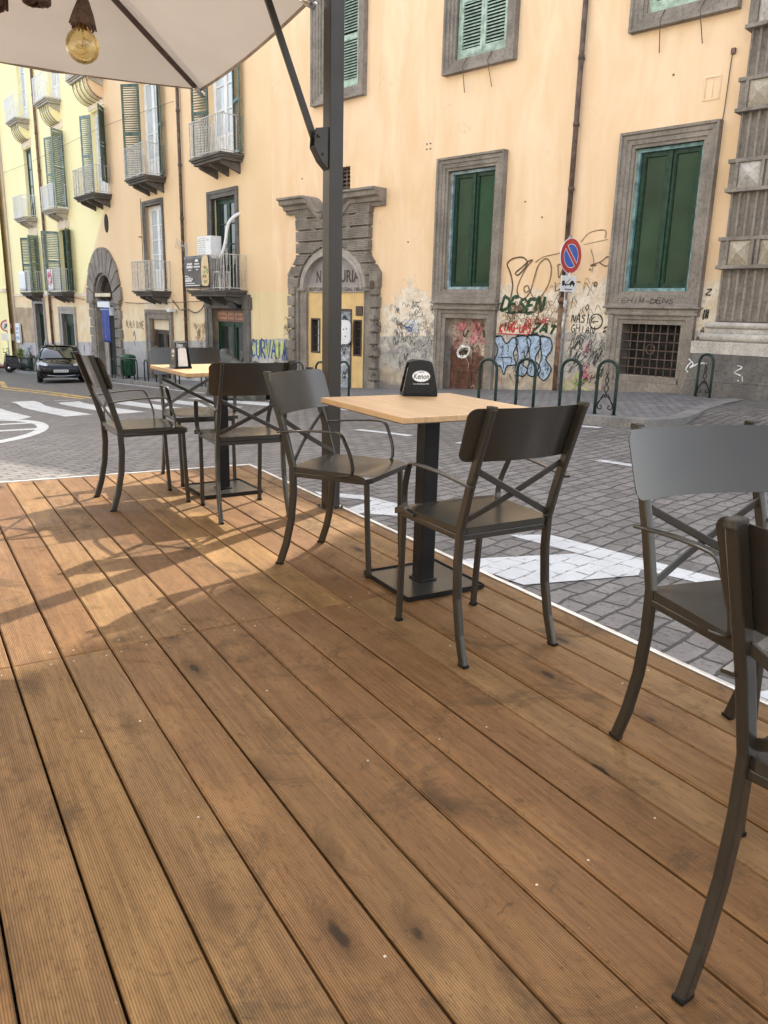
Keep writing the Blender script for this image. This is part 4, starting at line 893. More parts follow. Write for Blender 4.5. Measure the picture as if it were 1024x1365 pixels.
ubox(mb, 5.62, 5.98, .002, .008, .70, .98, 2); ribbon(mb, [(6.02, .80), (5.90, .86), (5.82, .78), (5.92, .70)], .03, .012, mi=3)
tag(mb.build('graffiti', [M_SPGR, M_SPB, M_SPW, M_SPBL], A), kind='stuff')
mb = MB()
for sgn, u in ((1, 6.72), (1, 9.98-.2)):
    for k in range(12):
        z = rnd.uniform(-.5, 1.0); uu = 6.78 if sgn and u < 8 else 10.0; ribbon(mb, [(uu+.10, z), (uu+.04, z+.07), (uu-.02, z-.03), (uu-.06, z+.05)], .012, .19)
tag(mb.build('graffiti', M_SPB, portal), kind='stuff')

# ------------------------------------------------------------------ the building on the corner, its unseen height set to shade the deck
Cb = thing('corner_building', (OA.x, OA.y, 0), math.atan2(-UA.y, -UA.x), 'tall corner building with a fluted grey stone pilaster banded by blocks with carved diamonds', 'building')
mb = MB(); ubox(mb, -9, -.865, -9, -.01, -.4, 16.5); mb.build('wall', M_STONE, Cb)
def pilaster(u0, u1, first):
    mb = MB(); o = .20
    ubox(mb, u0-.0, u1, -.05, .10, 1.10, 9.6)                       # backing strip, a little wider
    a, b = u0+(.07 if first else 0), u1-.05; n = 6; w = (b-a)/n
    poly = [(a, .0), (a, o)]
    for i in range(n):
        x0 = a+w*i+.018; x1 = a+w*(i+1)-.018
        poly += [(x0, o)]+[(x0+(x1-x0)*(.5-.5*math.cos(R(180*k/6))), o-.055*math.sin(R(180*k/6))) for k in range(1, 6)]+[(x1, o)]
    poly += [(b, o), (b, 0)]
    mb.prism(poly, lambda p, q, t: P3(p, q, t), 1.115, 9.55)
    sh = mb.build('pilaster', M_STONE, Cb)
    for i in range(7):
        z0 = 1.90+1.115*i; z1 = z0+.47; q = MB(); oo = .30
        ubox(q, u0-.02, u1+.03, -.02, oo, z0, z0+.055); ubox(q, u0-.02, u1+.03, -.02, oo, z1-.055, z1); ubox(q, u0-.0, u1+.01, -.02, oo-.04, z0+.055, z1-.055)
        ds = (u1-.17, (u0+u1)/2-.06) if first else ((u0+u1)/2,)
        for k, d in enumerate((u1-.30, u1-.76) if True else ds):
            hw = .165
            for e0, e1, f0, f1 in ((d-hw-.05, d-hw, z0+.055, z1-.055), (d+hw, d+hw+.05, z0+.055, z1-.055)): ubox(q, e0, e1, oo-.04, oo, f0, f1)
        blk = q.build('banded_block', M_STONE, sh, .006)
        for d in (u1-.30, u1-.76):
            g = MB(); hw = .163; za, zb = z0+.057, z1-.057; c = P3(d, oo+.05, (za+zb)/2)
            r4 = [P3(d-hw, oo-.038, za), P3(d+hw, oo-.038, za), P3(d+hw, oo-.038, zb), P3(d-hw, oo-.038, zb)]
            for k in range(4): g.add([r4[k], r4[(k+1) % 4], c], [(0, 1, 2)])
            g.build('diamond_boss', M_MARBLE_DIRTY if i % 2 == 0 else M_MARBLE, sh, fix=True)
    m = MB()
    for z0, z1, oo, d, in ((.605, .80, .40, .22), (.80, .93, .36, .12), (.93, 1.0, .28, .03), (1.0, 1.10, .32, .08)):
        if oo in (.36, .32):
            r = (z1-z0)/2; pr = [(oo-.06+r*math.cos(R(a)), (z0+z1)/2+r*math.sin(R(a))) for a in range(-90, 91, 18)]+[(-.02, z1), (-.02, z0)]
            m.prism(pr, lambda p, q, t: P3(t, p, q), u0-d, u1+d)
        else: ubox(m, u0-d, u1+d, -.02, oo, z0, z1)
    m.build('marble_base', M_MARBLE, sh, .008)
    m = MB(); ubox(m, u0-.26, u1+.22, -.02, .42, -.3, .60); ubox(m, u0-.28, u1+.24, -.02, .47, -.3, .17); ubox(m, u0-.26, u1+.22, .42, .44, .17, .22); m.build('plinth', M_STONE_DARK, sh, .012)
    return sh
pilaster(-1.78, -.90, True); pilaster(-3.4, -2.5, True)
mb = MB()
for pts in ([(-1.45, .50), (-1.52, .42), (-1.44, .36), (-1.54, .30)], [(-1.50, .24), (-1.56, .12), (-1.44, .06)], [(-1.56, .30), (-1.6, .05), (-1.58, -.08)], [(-1.42, .12), (-1.55, .16), (-1.64, .20)]): ribbon(mb, pts, .016, .43)
for pts in ([(-.70, .50), (-.80, .44), (-.72, .36), (-.86, .40)], [(-.74, .48), (-.66, .36), (-.70, .30)]): ribbon(mb, pts, .02, .43)
tag(mb.build('graffiti', M_SPW, Cb), kind='stuff')

# ------------------------------------------------------------------ the apartment building further down the street
B = thing('apartment_building', (CORN.x, CORN.y, 0), math.atan2(-UB.y, -UB.x), 'orange apartment building with small iron balconies, a stone doorway arch and sunlight painted yellow on its far end', 'building')
HB = 13.4; SE = 26.4
dA0 = (1.60, 3.52, -1.05, 1.09); dB0 = (6.72, 8.36, -1.6, .70); dC = (11.62, 13.88, -2.0, 2.28); dD0 = (16.75, 18.45, -2.2, .69); dE0 = (21.2, 22.65, -2.6, 1.09)
wA1 = (1.98, 3.42, 1.6, 4.12); wA2 = (1.98, 3.40, 5.06, 7.75); wB1 = (6.98, 8.34, 1.6, 4.32); wB2 = (6.95, 8.35, 5.06, 8.1); wC2 = (11.75, 13.1, 5.0, 7.95); wC3 = (11.75, 13.1, 9.0, 11.9)
wD1 = (16.55, 18.0, 1.6, 4.15); wD2 = (16.55, 17.95, 4.9, 7.9); wD3 = (16.55, 17.95, 9.0, 11.9); wE1 = (21.2, 22.5, 1.6, 4.15); wE2 = (21.2, 22.5, 4.9, 7.9); wE3 = (21.2, 22.5, 9.0, 11.9)
wA3 = (1.98, 3.40, 9.0, 11.8); wB3 = (6.95, 8.35, 9.0, 11.8)
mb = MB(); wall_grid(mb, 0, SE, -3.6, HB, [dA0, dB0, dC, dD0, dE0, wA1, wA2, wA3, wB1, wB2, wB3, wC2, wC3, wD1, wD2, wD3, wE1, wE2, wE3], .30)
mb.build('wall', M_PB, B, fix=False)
mb = MB(); ubox(mb, .3, SE-.02, -10, -.34, -3.6, HB-.03); ubox(mb, 0, SE, -.3, .35, HB, HB+.16); ubox(mb, 4.0, SE, -9, -.35, HB, HB+.5); mb.build('roof_and_rear', M_PALE, B)
mb = MB(); ubox(mb, 12.1, SE, 0, .035, 1.42, 1.55); mb.build('string_course', M_PALE, B, .006)
# column nearest the palazzo
balcony(B, 1.37, 3.75, .72, 1.6); balcony(B, 1.40, 3.28, .72, 5.06); balcony(B, 6.48, 8.05, .72, 1.6); balcony(B, 6.48, 8.20, .72, 5.06)
balcony(B, 11.35, 13.45, .72, 5.0); balcony(B, 11.35, 13.5, .72, 9.0, M_SLAB_PALE, M_RAIL, True)
balcony(B, 16.35, 18.15, .62, 1.6, M_SLAB, M_WHITEM); balcony(B, 16.4, 18.1, .62, 4.9, M_SLAB_PALE, M_WHITEM); balcony(B, 16.4, 18.1, .62, 9.0, M_SLAB_PALE, M_WHITEM, True)
balcony(B, 20.95, 22.75, .62, 1.6, M_SLAB, M_WHITEM); balcony(B, 21.0, 22.7, .62, 4.9, M_SLAB_PALE, M_WHITEM); balcony(B, 21.0, 22.7, .62, 9.0, M_SLAB_PALE, M_WHITEM, True)
french_door(B, *wA1, M_GREEN, M_GLASS, stone=M_STONE_DARK, sw=.2); w = french_door(B, *wA2)
side_shutter(w, 3.42, .62, 5.1, 7.7, 1, 22, M_SHUTD); side_shutter(w, 1.96, .62, 5.1, 7.7, -1, 12, M_SHUTD)
french_door(B, *wA3); french_door(B, *wB3)
french_door(B, *wB1, stone=M_STONE_DARK, nbars=4); w = french_door(B, *wB2)
side_shutter(w, 8.37, .62, 5.1, 8.05, 1, 40, M_SHUTD); side_shutter(w, 6.93, .62, 5.1, 8.05, -1, 15, M_SHUTD)
w = french_door(B, *wC2); side_shutter(w, 11.73, .62, 5.4, 7.9, -1, 35, M_SHUTD); side_shutter(w, 13.12, .60, 5.1, 7.9, 1, 20, M_SHUTG)
french_door(B, *wC3, M_WHITE, M_GLASSP); french_door(B, *wD3, M_WHITE, M_GLASSP); french_door(B, *wE3, M_WHITE, M_GLASSP)
w = french_door(B, *wD2, M_WHITE); side_shutter(w, 16.53, .66, 4.95, 7.85, -1, 55, M_SHUTG); side_shutter(w, 17.97, .6, 4.95, 7.85, 1, 15, M_SHUTG)
w = french_door(B, *wE2, M_GREEN, M_GLASSP)
w = french_door(B, *wD1, M_GREEN, M_GLASS); side_shutter(w, 17.98, .70, 1.65, 4.1, 1, 70, M_SHUTG); side_shutter(w, 16.53, .66, 1.65, 4.1, -1, 30, M_SHUTD)
w = french_door(B, *wE1, M_SHUTD, M_GLASS); side_shutter(w, 22.52, .6, 1.65, 4.1, 1, 30, M_SHUTD); side_shutter(w, 21.18, .6, 1.65, 4.1, -1, 60, M_SHUTG)
for a, b, z in ((11.6, 13.25, 8.0), (16.45, 18.1, 7.95), (21.1, 22.6, 7.95), (16.45, 18.1, 4.18), (21.1, 22.6, 4.18)): mb = MB(); ubox(mb, a, b, 0, .03, z, z+.34); mb.build('lintel_panel', M_PALE, B, .004)
def shop(par, q, mframe, mst, sw, sign=None):
    u0, u1, z0, z1 = q; mb = MB(); m = (u0+u1)/2; t = z1-.42; e = .07
    ubox(mb, u0, u1, -.27, -.16, t, t+.06); ubox(mb, u0, u0+e, -.27, -.16, z0, t); ubox(mb, u1-e, u1, -.27, -.16, z0, t); ubox(mb, m-.05, m+.05, -.27, -.16, z0, t)
    for p, r in ((u0+e, m-.05), (m+.05, u1-e)):
        ubox(mb, p, p+.08, -.25, -.18, z0, t); ubox(mb, r-.08, r, -.25, -.18, z0, t); ubox(mb, p+.08, r-.08, -.25, -.181, z0, z0+.3); ubox(mb, p+.08, r-.08, -.25, -.181, t-.09, t)
    sh = mb.build('shop_door', mframe, par, .004)
    g = MB(); ubox(g, u0+e, u1-e, -.235, -.225, z0+.1, t); g.build('pane', M_GLASS, sh)
    s = MB(); surround(s, u0, u1, z0, z1, [(0, -.16), (0, .04), (sw*.6, .05), (sw*.62, .08), (sw, .085), (sw, -.005)], False, 0, z0); s.build('stone_surround', mst, sh, .005)
    if sign:
        s = MB(); ubox(s, u0+.02, u1-.02, -.27, -.12, t+.06, z1-.01); b = s.build('shop_sign', sign, sh, .004)
    return sh
M_SIGNB = simple('brown_sign_board', (.20, .105, .065), .6, 0, .2, 6)
sh = shop(B, dA0, M_GREEN, M_STONE_DARK, .40, M_SIGNB)
mb = MB()
for a, b in ((3.44, 2.86), (2.78, 2.42), (2.34, 1.70)):
    ubox(mb, b, a, -.118, -.11, .80, .98, 1)
    k = a-.05
    while k > b+.06: ubox(mb, k-.035, k, -.109, -.106, .85, .93, 0); k -= .06
mb.build('sign_panels', [M_SIGNB, simple('orange_brown_panel', (.42, .21, .12), .6)], sh)
mb = MB(); ubox(mb, 1.12, 3.98, -.005, .075, 1.10, 1.415); mb.build('stone_lintel', M_STONE_DARK, sh, .01)
mb = MB(); ubox(mb, 1.58, 2.05, .06, .26, 1.17, 1.22); mb.tube([P3(1.8, .17, 1.4), P3(1.8, .17, 1.22)], .05, 8); ubox(mb, 1.55, 2.1, .10, .24, 1.12, 1.165); mb.build('sign_lamp', M_BLACKM, sh)
sh = shop(B, dB0, M_LET, M_STONE, .30, M_PALE); mb = MB(); ubox(mb, 6.35, 8.72, -.005, .05, .98, 1.36); mb.build('stone_lintel', M_PALE, sh, .01)
mb = MB(); ubox(mb, 6.9, 7.16, -.22, -.215, -.45, -.05); mb.build('notice', M_SPLB, sh)
shop(B, dD0, M_GREEN, M_STONE_LIGHT, .30, M_GREEN); shop(B, dE0, M_GREEN, M_STONE_LIGHT, .26, M_DARK)
# stone doorway arch
cs, rz = 12.75, 1.25; mb = MB()
for i in range(11):
    a0, a1 = R(180*i/11+1), R(180*(i+1)/11-1); am = [a0+(a1-a0)*k/4 for k in range(5)]; ro_ = 1.84 if i % 2 else 1.90
    poly = [(cs+1.10*math.cos(a), rz+1.05*math.sin(a)) for a in am]+[(cs+ro_*math.cos(a), rz+1.98*math.sin(a)) for a in reversed(am)]
    mb.prism(poly, lambda p, q, t: P3(p, t, q), -.05, .11)
for sg in (-1, 1):
    z = -2.2; k = 0
    while z < rz-.08:
        ubox(mb, cs+sg*1.10, cs+sg*(1.66 if k % 2 else 1.74), -.05, .10, z+.02, z+.33); z += .35; k += 1
    ubox(mb, cs+sg*1.05, cs+sg*1.78, -.05, .16, rz-.09, rz+.04)
    ubox(mb, cs+sg*1.02, cs+sg*1.10, -.28, .05, -2.1, rz-.09)
ar = mb.build('doorway_arch', M_STONE, B, .015)
mb = MB(); q = [(1.08*math.cos(R(15*i)), 1.02*math.sin(R(15*i))) for i in range(13)]; mb.sweep([P3(cs+a, -.1, rz+b) for a, b in q], [(-.10, -.04), (.10, -.04), (.10, .04), (-.10, .04)], (0, -1, 0)); mb.build('inner_ring', M_STONE_LIGHT, ar)
mb = MB(); ubox(mb, 11.62, 13.88, -.35, -.3, -2, 2.28); mb.build('dark_hallway', M_DARK, ar)
mb = MB(); rr = random.Random(5)
for i in range(1, 12): a = R(15*i); mb.tube([P3(cs+.15*math.cos(a), -.16, rz+.15*math.sin(a)), P3(cs+1.0*math.cos(a), -.16, rz+.95*math.sin(a))], .016, 5)
for r in (.3, .6, .9):
    for i in range(9): a = R(20*i+10); mb.tube([P3(cs+r*math.cos(a)+.09*math.cos(b), -.16, rz+r*math.sin(a)+.09*math.sin(b)) for b in [R(45*k) for k in range(8)]], .012, 5, closed=True)
mb.build('fanlight_grille', M_LET, ar)
mb = MB(); ubox(mb, cs-1.0, cs+1.0, -.22, -.1, rz-.16, rz-.02); ubox(mb, cs+.55, cs+1.0, -.26, -.2, -2, rz-.16); ubox(mb, cs-.98, cs-.9, -.26, -.2, -2, rz-.16); mb.build('door_leaves', M_STONE_LIGHT, ar)
mb = MB(); ubox(mb, cs-.55, cs+.5, -.19, -.17, .72, 1.05); mb.build('white_notice', M_WHITEM, ar)
# pipes, cables, small wall things
for s, m, r in ((5.27, M_PIPE, .05), (19.86, M_PIPE2, .06)):
    mb = MB(); mb.tube([P3(s, .09, HB-.1), P3(s, .09, -2.2 if s > 10 else -1.1)], r, 10)
    z = -.8
    while z < HB-1: mb.tube([P3(s, .09, z), P3(s, .09, z+.08)], r+.012, 10); z += 1.5
    mb.build('rain_pipe', m, B)
mb = MB()
def wire(pts, r=.012): mb.tube(smooth_path([P3(s, o, z) for s, o, z in pts], 5), r, 5)
wire([(6.3, .06, 1.32), (5.9, .07, 1.12), (5.5, .16, 1.02), (5.0, .16, 1.05), (4.6, .08, .95), (4.2, .06, 1.05), (3.95, .06, 1.22)], .018); wire([(10.6, .05, 1.22), (9.0, .05, 1.20), (6.4, .05, 1.25), (5.3, .16, 1.26), (3.9, .1, 1.30)], .012)
wire([(19.6, .1, 1.36), (17.0, .1, 1.40), (15.0, .08, 1.3)], .014); wire([(26.2, .05, 7.35), (20, .3, 7.1), (12.0, .1, 7.25), (5.4, .15, 7.0)], .006); wire([(8.6, .05, 4.6), (8.62, .05, 3.2), (8.64, .05, 2.55)], .012); wire([(8.9, .05, 3.4), (8.3+.4, .05, 3.38)], .02)
mb.build('wall_cables', M_PIPE, B)
mb = MB(); mb.prism([(.20*math.cos(R(20*i)), .33*math.sin(R(20*i))) for i in range(18)], lambda p, q, t: P3(12.1+p, t, 4.05+q), .002, .02); mb.build('oval_vent', M_DARK, B)
mb = MB(); ubox(mb, 6.05, 6.3, .05, .28, .95, 1.05); ubox(mb, 6.12, 6.2, 0, .1, .98, 1.02); mb.build('security_camera', M_WHITEM, B, .01); mb = MB(); ubox(mb, 19.3, 19.6, .0, .35, 1.5, 1.62); mb.build('security_camera', M_WHITEM, B, .01)
mb = MB(); scrawl(mb, 'CURVA A', 12.0-10.811+.03, -.18, 1.95, .50, .065, .04, .05, mi=0, hard=True); mb.build('graffiti', M_SPBL, B)
mb = MB(); rr = random.Random(9)
q = [(1.22, .36), (-.62, .36), (-.62, -.3), (1.22, -.3)]
for i in range(7): ubox(mb, 1.18-.26*i, 1.04-.26*i, .002, .005, -.12, .30)
tag(mb.build('graffiti', M_SPGY, B), kind='stuff')
mb = MB(); scrawl(mb, 'ALALA BOVE', 10.7, .34, 1.75, .22, .028, .08, .1)
for _ in range(26):
    u = rnd.uniform(3.98, 4.9); z = rnd.uniform(-.6, .6); ribbon(mb, [(u, z), (u-.06, z+.12), (u-.12, z-.04), (u-.18, z+.1)], .016)
tag(mb.build('graffiti', M_SPBR, B), kind='stuff')
mb = MB()
for _ in range(10):
    u = rnd.uniform(14.7, 15.9); z = rnd.uniform(-1.3, -.5); ribbon(mb, [(u, z), (u-.1, z+.2), (u-.16, z-.1)], .03, mi=rnd.choice((0, 1)))
for _ in range(12):
    u = rnd.uniform(19, 25); z = rnd.uniform(-1.9, -.6); ribbon(mb, [(u, z), (u-.2, z+.25), (u-.3, z-.1)], .05, mi=rnd.choice((0, 1, 2)))
ribbon(mb, [(10.0, .05), (9.9, .2), (9.8, -.1)], .05, mi=0); ribbon(mb, [(10.0, -.1), (9.85, -.3)], .05, mi=0)
tag(mb.build('graffiti', [M_SPBL, M_SPP, M_SPW], B), kind='stuff')

# ------------------------------------------------------------------ what closes the view down the street
F = W(CU+26.45, 0); C2 = thing('yellow_building', (F.x, F.y, 0), math.atan2(-UB.y, -UB.x), 'pale yellow building at the far end of the street beyond the balconies', 'building')
hs = [(2.2+4.2*i, 3.5+4.2*i, 2.2+3.4*j, 4.6+3.4*j) for i in range(3) for j in range(3)]
mb = MB(); wall_grid(mb, 0, 16, -5, 12.6, hs, .25, 0, .35); mb.build('wall', M_YEL, C2, fix=False)
mb = MB(); ubox(mb, .02, 16, -9, .09, -5, 12.5); ubox(mb, 0, 16, -.3, .7, 12.6, 12.8); mb.build('roof_and_rear', M_PALE, C2)
mb = MB(); ubox(mb, 0, 16, .35, .42, 1.62, 1.80); mb.build('string_course', M_PALE, C2)
for h in hs:
    mb = MB(); a, b, c, d = h
    ubox(mb, a, b, .1, .12, c, d, 1); ubox(mb, a, a+.08, .12, .2, c, d); ubox(mb, b-.08, b, .12, .2, c, d); ubox(mb, (a+b)/2-.05, (a+b)/2+.05, .12, .2, c, d); mb.build('window', [M_WHITE, M_GLASSP], C2)
    q = balcony(C2, a-.35, b+.35, 1.0, c, M_SLAB_PALE, M_WHITEM, step=.16, brackets=False)
DL = DK(78, -3.5); D3 = thing('far_building', (DL.x, DL.y, 0), AD, 'distant beige building closing the end of the street', 'building')
mb = MB(); hs = [(-6+2.6*i, -5+2.6*i, -2.5+3.3*j, -.6+3.3*j) for i in range(7) for j in range(4)]
wall_grid(mb, -14, 14, -6, 10, [(-a[1], -a[0], a[2], a[3]) for a in hs], .3); mb.build('wall', M_PALE, D3, fix=False)
mb = MB(); mb.box(-14, 14, .31, 9, -6, 9.9); mb.box(-14, 14, -.4, .3, 10, 10.3); mb.build('roof_and_rear', M_STONE_LIGHT, D3)
for a, b, c, d in hs: mb = MB(); mb.box(a, b, .2, .25, c, d, 0); mb.box((a+b)/2-.05, (a+b)/2+.05, .1, .199, c, d, 1); mb.build('window', [M_GLASS, M_WHITE], D3)
# the house the terrace belongs to, behind the camera: it is what the panes opposite mirror
HL = DK(0, -4.2); H2 = thing('restaurant_house', (HL.x, HL.y, 0), AD+math.pi/2, 'pale house on the near side of the street behind the terrace', 'building')
hs = [(-24+4*i, -22.7+4*i, .1+3.7*j, 2.5+3.7*j) for i in range(13) for j in range(3)]
mb = MB(); wall_grid(mb, -28, 28, -3, 11, hs, .25); mb.build('wall', simple('pale_stone_coloured_plaster', (.62, .56, .48), .9, 0, .1, 1), H2, fix=False)
mb = MB(); ubox(mb, -28, 28, -9, -.27, -3, 10.9); ubox(mb, -28, 28, -.3, .4, 11, 11.2); mb.build('roof_and_rear', M_PALE, H2)
mb = MB()
for a, b, c, d in hs: ubox(mb, a, b, -.22, -.2, c, d)
mb.build('shutters', M_SHUT, H2)
# ------------------------------------------------------------------ terrace chairs
def rot_for(fd, fl):
    f = UD*fd + LAT*fl; return math.atan2(-f.x, f.y)
HS, HT = .462, .872                                              # seat and top heights
def make_chair(label):
    c = thing('terrace_chair', (0, 0, 0), 0, label, 'chair', 'metal terrace chairs')
    def py(z): return interp(z, [0, .10, .22, .34, .46, .60, .88], [-.250, -.216, -.190, -.180, -.184, -.222, -.316])
    m = MB(); N = 14
    def plan(u, v):                                              # u across -1..1, v 0 rear .. 1 front
        hw = .190+.022*v; x = hw*u; y = -.195+.40*v
        cr = max(0, abs(u)-.86)/.14
        y -= .016*cr*cr*(1 if v > .5 else -1)*abs(2*v-1)**6
        z = HS-.010*(1-u*u)*math.sin(math.pi*v)-.014*max(0, (v-.8)/.2)**2
        return x, y, z
    top = lambda a, b: plan(2*a-1, b)
    m.grid(top, N, N); m.grid(lambda a, b: (lambda p: (p[0], p[1], p[2]-.004))(plan(2*a-1, b)), N, N)
    rim = [plan(-1+2*i/N, 0) for i in range(N)]+[plan(1, i/N) for i in range(N)]+[plan(1-2*i/N, 1) for i in range(N)]+[plan(-1, 1-i/N) for i in range(N)]
    k = len(rim); m.add([p for p in rim]+[(p[0], p[1], p[2]-.022) for p in rim]+[(p[0]*.975, p[1]*.98, p[2]-.022) for p in rim], [(i, (i+1) % k, (i+1) % k+k, i+k) for i in range(k)]+[(i+k, (i+1) % k+k, (i+1) % k+2*k, i+2*k) for i in range(k)], 0, False)
    m.build('seat', M_CHAIR, c)
    m = MB(); z0, z1, hw = .688, .862, .243
    def sheet(o):
        def f(a, b):
            x = math.sin(math.pi/2*(2*a-1))*hw; z = z0+(z1-z0)*b; r = .030
            dx = hw-abs(x)
            if dx < r:
                lim = r-math.sqrt(max(0, r*r-(r-dx)**2)); z = min(max(z, z0+lim), z1-lim)
            return (x*(1-.03*(1-b)), py(z)+.022+.026*((x/.19)**2-1)+o, z)
        return f
    nu, nv = 40, 8
    m.grid(sheet(0), nu, nv); m.grid(sheet(-.0035), nu, nv)
    E1 = [(i/nu, 0) for i in range(nu)]+[(1, j/nv) for j in range(nv)]+[(1-i/nu, 1) for i in range(nu)]+[(0, 1-j/nv) for j in range(nv)]
    a = [sheet(0)(*e) for e in E1]; b = [sheet(-.0035)(*e) for e in E1]; k = len(a)
    m.add(a+b, [(i, (i+1) % k, (i+1) % k+k, i+k) for i in range(k)])
    m.build('backrest', M_CHAIR, c)
    pr = rrect(.021, .034, .007, 3)
    for s in (-1, 1):
        m = MB(); zz = [0, .05, .10, .16, .22, .28, .34, .40, .46, .53, .60, .68, .76, .84, .865]
        m.sweep([(s*(.186+.010*(1-min(1, z/.46))), py(z), z) for z in zz], pr, (1, 0, 0), 0, False); leg = m.build('rear_leg', M_CHAIR, c)
        m = MB(); m.box(s*.196-.0115, s*.196+.0115, py(0)-.0178, py(0)+.0178, -.0005, .010); m.build('foot_cap', M_BLACK, leg, .002); m = MB(); m.box(s*.186-.0104, s*.186+.0104, py(.865)-.0172, py(.865)+.0172, .856, .8712); m.build('glare_cap', M_CAP, leg, .003)
        m = MB(); m.sweep([(s*.180, .178, HS-.02), (s*.178, .184, .25), (s*.176, .196, 0)], rrect(.022, .022, .006, 3), (1, 0, 0)); leg = m.build('front_leg', M_CHAIR, c)
        m = MB(); m.box(s*.176-.0118, s*.176+.0118, .196-.0118, .196+.0118, -.0005, .010); m.build('foot_cap', M_BLACK, leg)
        m = MB(); p = fillet([(s*.201, py(.615)-.022, .612), (s*.212, -.10, .630), (s*.224, .02, .637), (s*.226, .078, .634), (s*.215, .122, .53), (s*.208, .128, .456), (s*.203, .06, .447)], .045, 7)
        m.sweep(p, rrect(.024, .008, .003, 2), (1, 0, 0)); m.build('armrest', M_CHAIR, c)
    m = MB(); fl = rrect(.022, .006, .0025, 2)
    for s, d in ((1, .0), (-1, .007)):
        P_ = [(-s*.178+s*.356*t, py(.662-.185*t)+.004+d-.012*math.sin(math.pi*t), .662-.185*t) for t in [i/8 for i in range(9)]]
        m.sweep(P_, fl, (0, 0, 1) if False else (.46*s, 0, .89))
    m.build('cross_brace', M_CHAIR, c)
    m = MB()
    for s in (-1, 1): m.sweep([(s*.186, -.180, HS-.034), (s*.186, .176, HS-.034)], rrect(.016, .022, .004, 2), (1, 0, 0))
    m.sweep([(-.178, -.180, HS-.036), (.178, -.180, HS-.036)], rrect(.014, .022, .004, 2), (0, 1, 0)); m.sweep([(-.176, .170, HS-.040), (.176, .170, HS-.040)], rrect(.014, .022, .004, 2), (0, 1, 0))
    m.build('seat_frame', M_CHAIR, c)
    return c
spots = [((2.125, 1.692), (1, .02), 'bronze metal armchair pushed up to the near oak table, its back to the viewer'),
         ((3.055, 1.700), (-.83, .56), 'bronze metal armchair turned side-on between the steel post and the near oak table'),
         ((4.165, 1.610), (1, .06), 'bronze metal armchair with its back to the viewer at the far oak table'),
         ((4.650, 1.195), (.02, 1), 'bronze metal armchair in profile at the far oak table, nearest the parked black car'),
         ((5.100, 1.680), (-1, -.04), 'bronze metal armchair behind the far oak table, facing the viewer'),
         ((1.030, 1.735), (-.97, -.22), 'bronze metal armchair facing the viewer beside the deck edge, its backrest shining bluish'),
         ((.470, 1.298), (.06, 1.0), 'nearest bronze metal armchair, cut off by the picture edge, seen from behind')]
ch0 = None
for (d, l), (fd, fl), lab in spots:
    p = DK(d, l, .001); rz_ = rot_for(fd, fl)
    if ch0 is None: ch0 = make_chair(lab); ch0.location = p; ch0.rotation_euler = (0, 0, rz_); bpy.context.view_layer.update()
    else: dup(ch0, p, rz_, lab)

# ------------------------------------------------------------------ tables
def make_table(label):
    t = thing('cafe_table', (0, 0, 0), 0, label, 'table', 'square oak cafe tables')
    m = MB(); m.box(-.330, .330, -.345, .345, .752, .776); top = m.build('tabletop', M_OAK, t, .002)
    m = MB(); m.box(-.331, .331, -.346, .346, .7515, .7555); m.box(-.2, .2, -.2, .2, .742, .7512); m.build('edge_underside', simple('dark_brown_edging', (.09, .052, .028), .5), top, .001)
    m = MB(); m.box(-.035, .035, -.035, .035, .02, .745); col = m.build('column', M_BLACKM, t, .004)
    m = MB(); m.box(-.045, .045, -.045, .045, .0175, .0255); m.build('collar', M_BLACKM, col, .003)
    m = MB(); m.box(-.187, .187, -.187, .187, .010, .017); b = m.build('base_plate', M_CHAIR, t, .002)
    m = MB()
    for a0, a1, b0, b1 in ((-.190, .190, -.190, -.1875), (-.190, .190, .1875, .190), (-.190, -.1875, -.1874, .1874), (.1875, .190, -.1874, .1874)): m.box(a0, a1, b0, b1, .003, .0355 if False else .024)
    for x in (-.16, .16):
        for y in (-.16, .16): m.box(x-.012, x+.012, y-.012, y+.012, .0005, .0098)
    m.build('plate_rim', M_BLACKM, b)
    return t
t0 = make_table('square oak topped table on a black column nearer the viewer, black napkin holder on it'); t0.location = DK(2.640, 1.845); t0.rotation_euler = (0, 0, AD-R(2)); bpy.context.view_layer.update()
dup(t0, DK(4.690, 1.690), AD+R(1), 'square oak topped table at the far end of the deck, between three chairs')

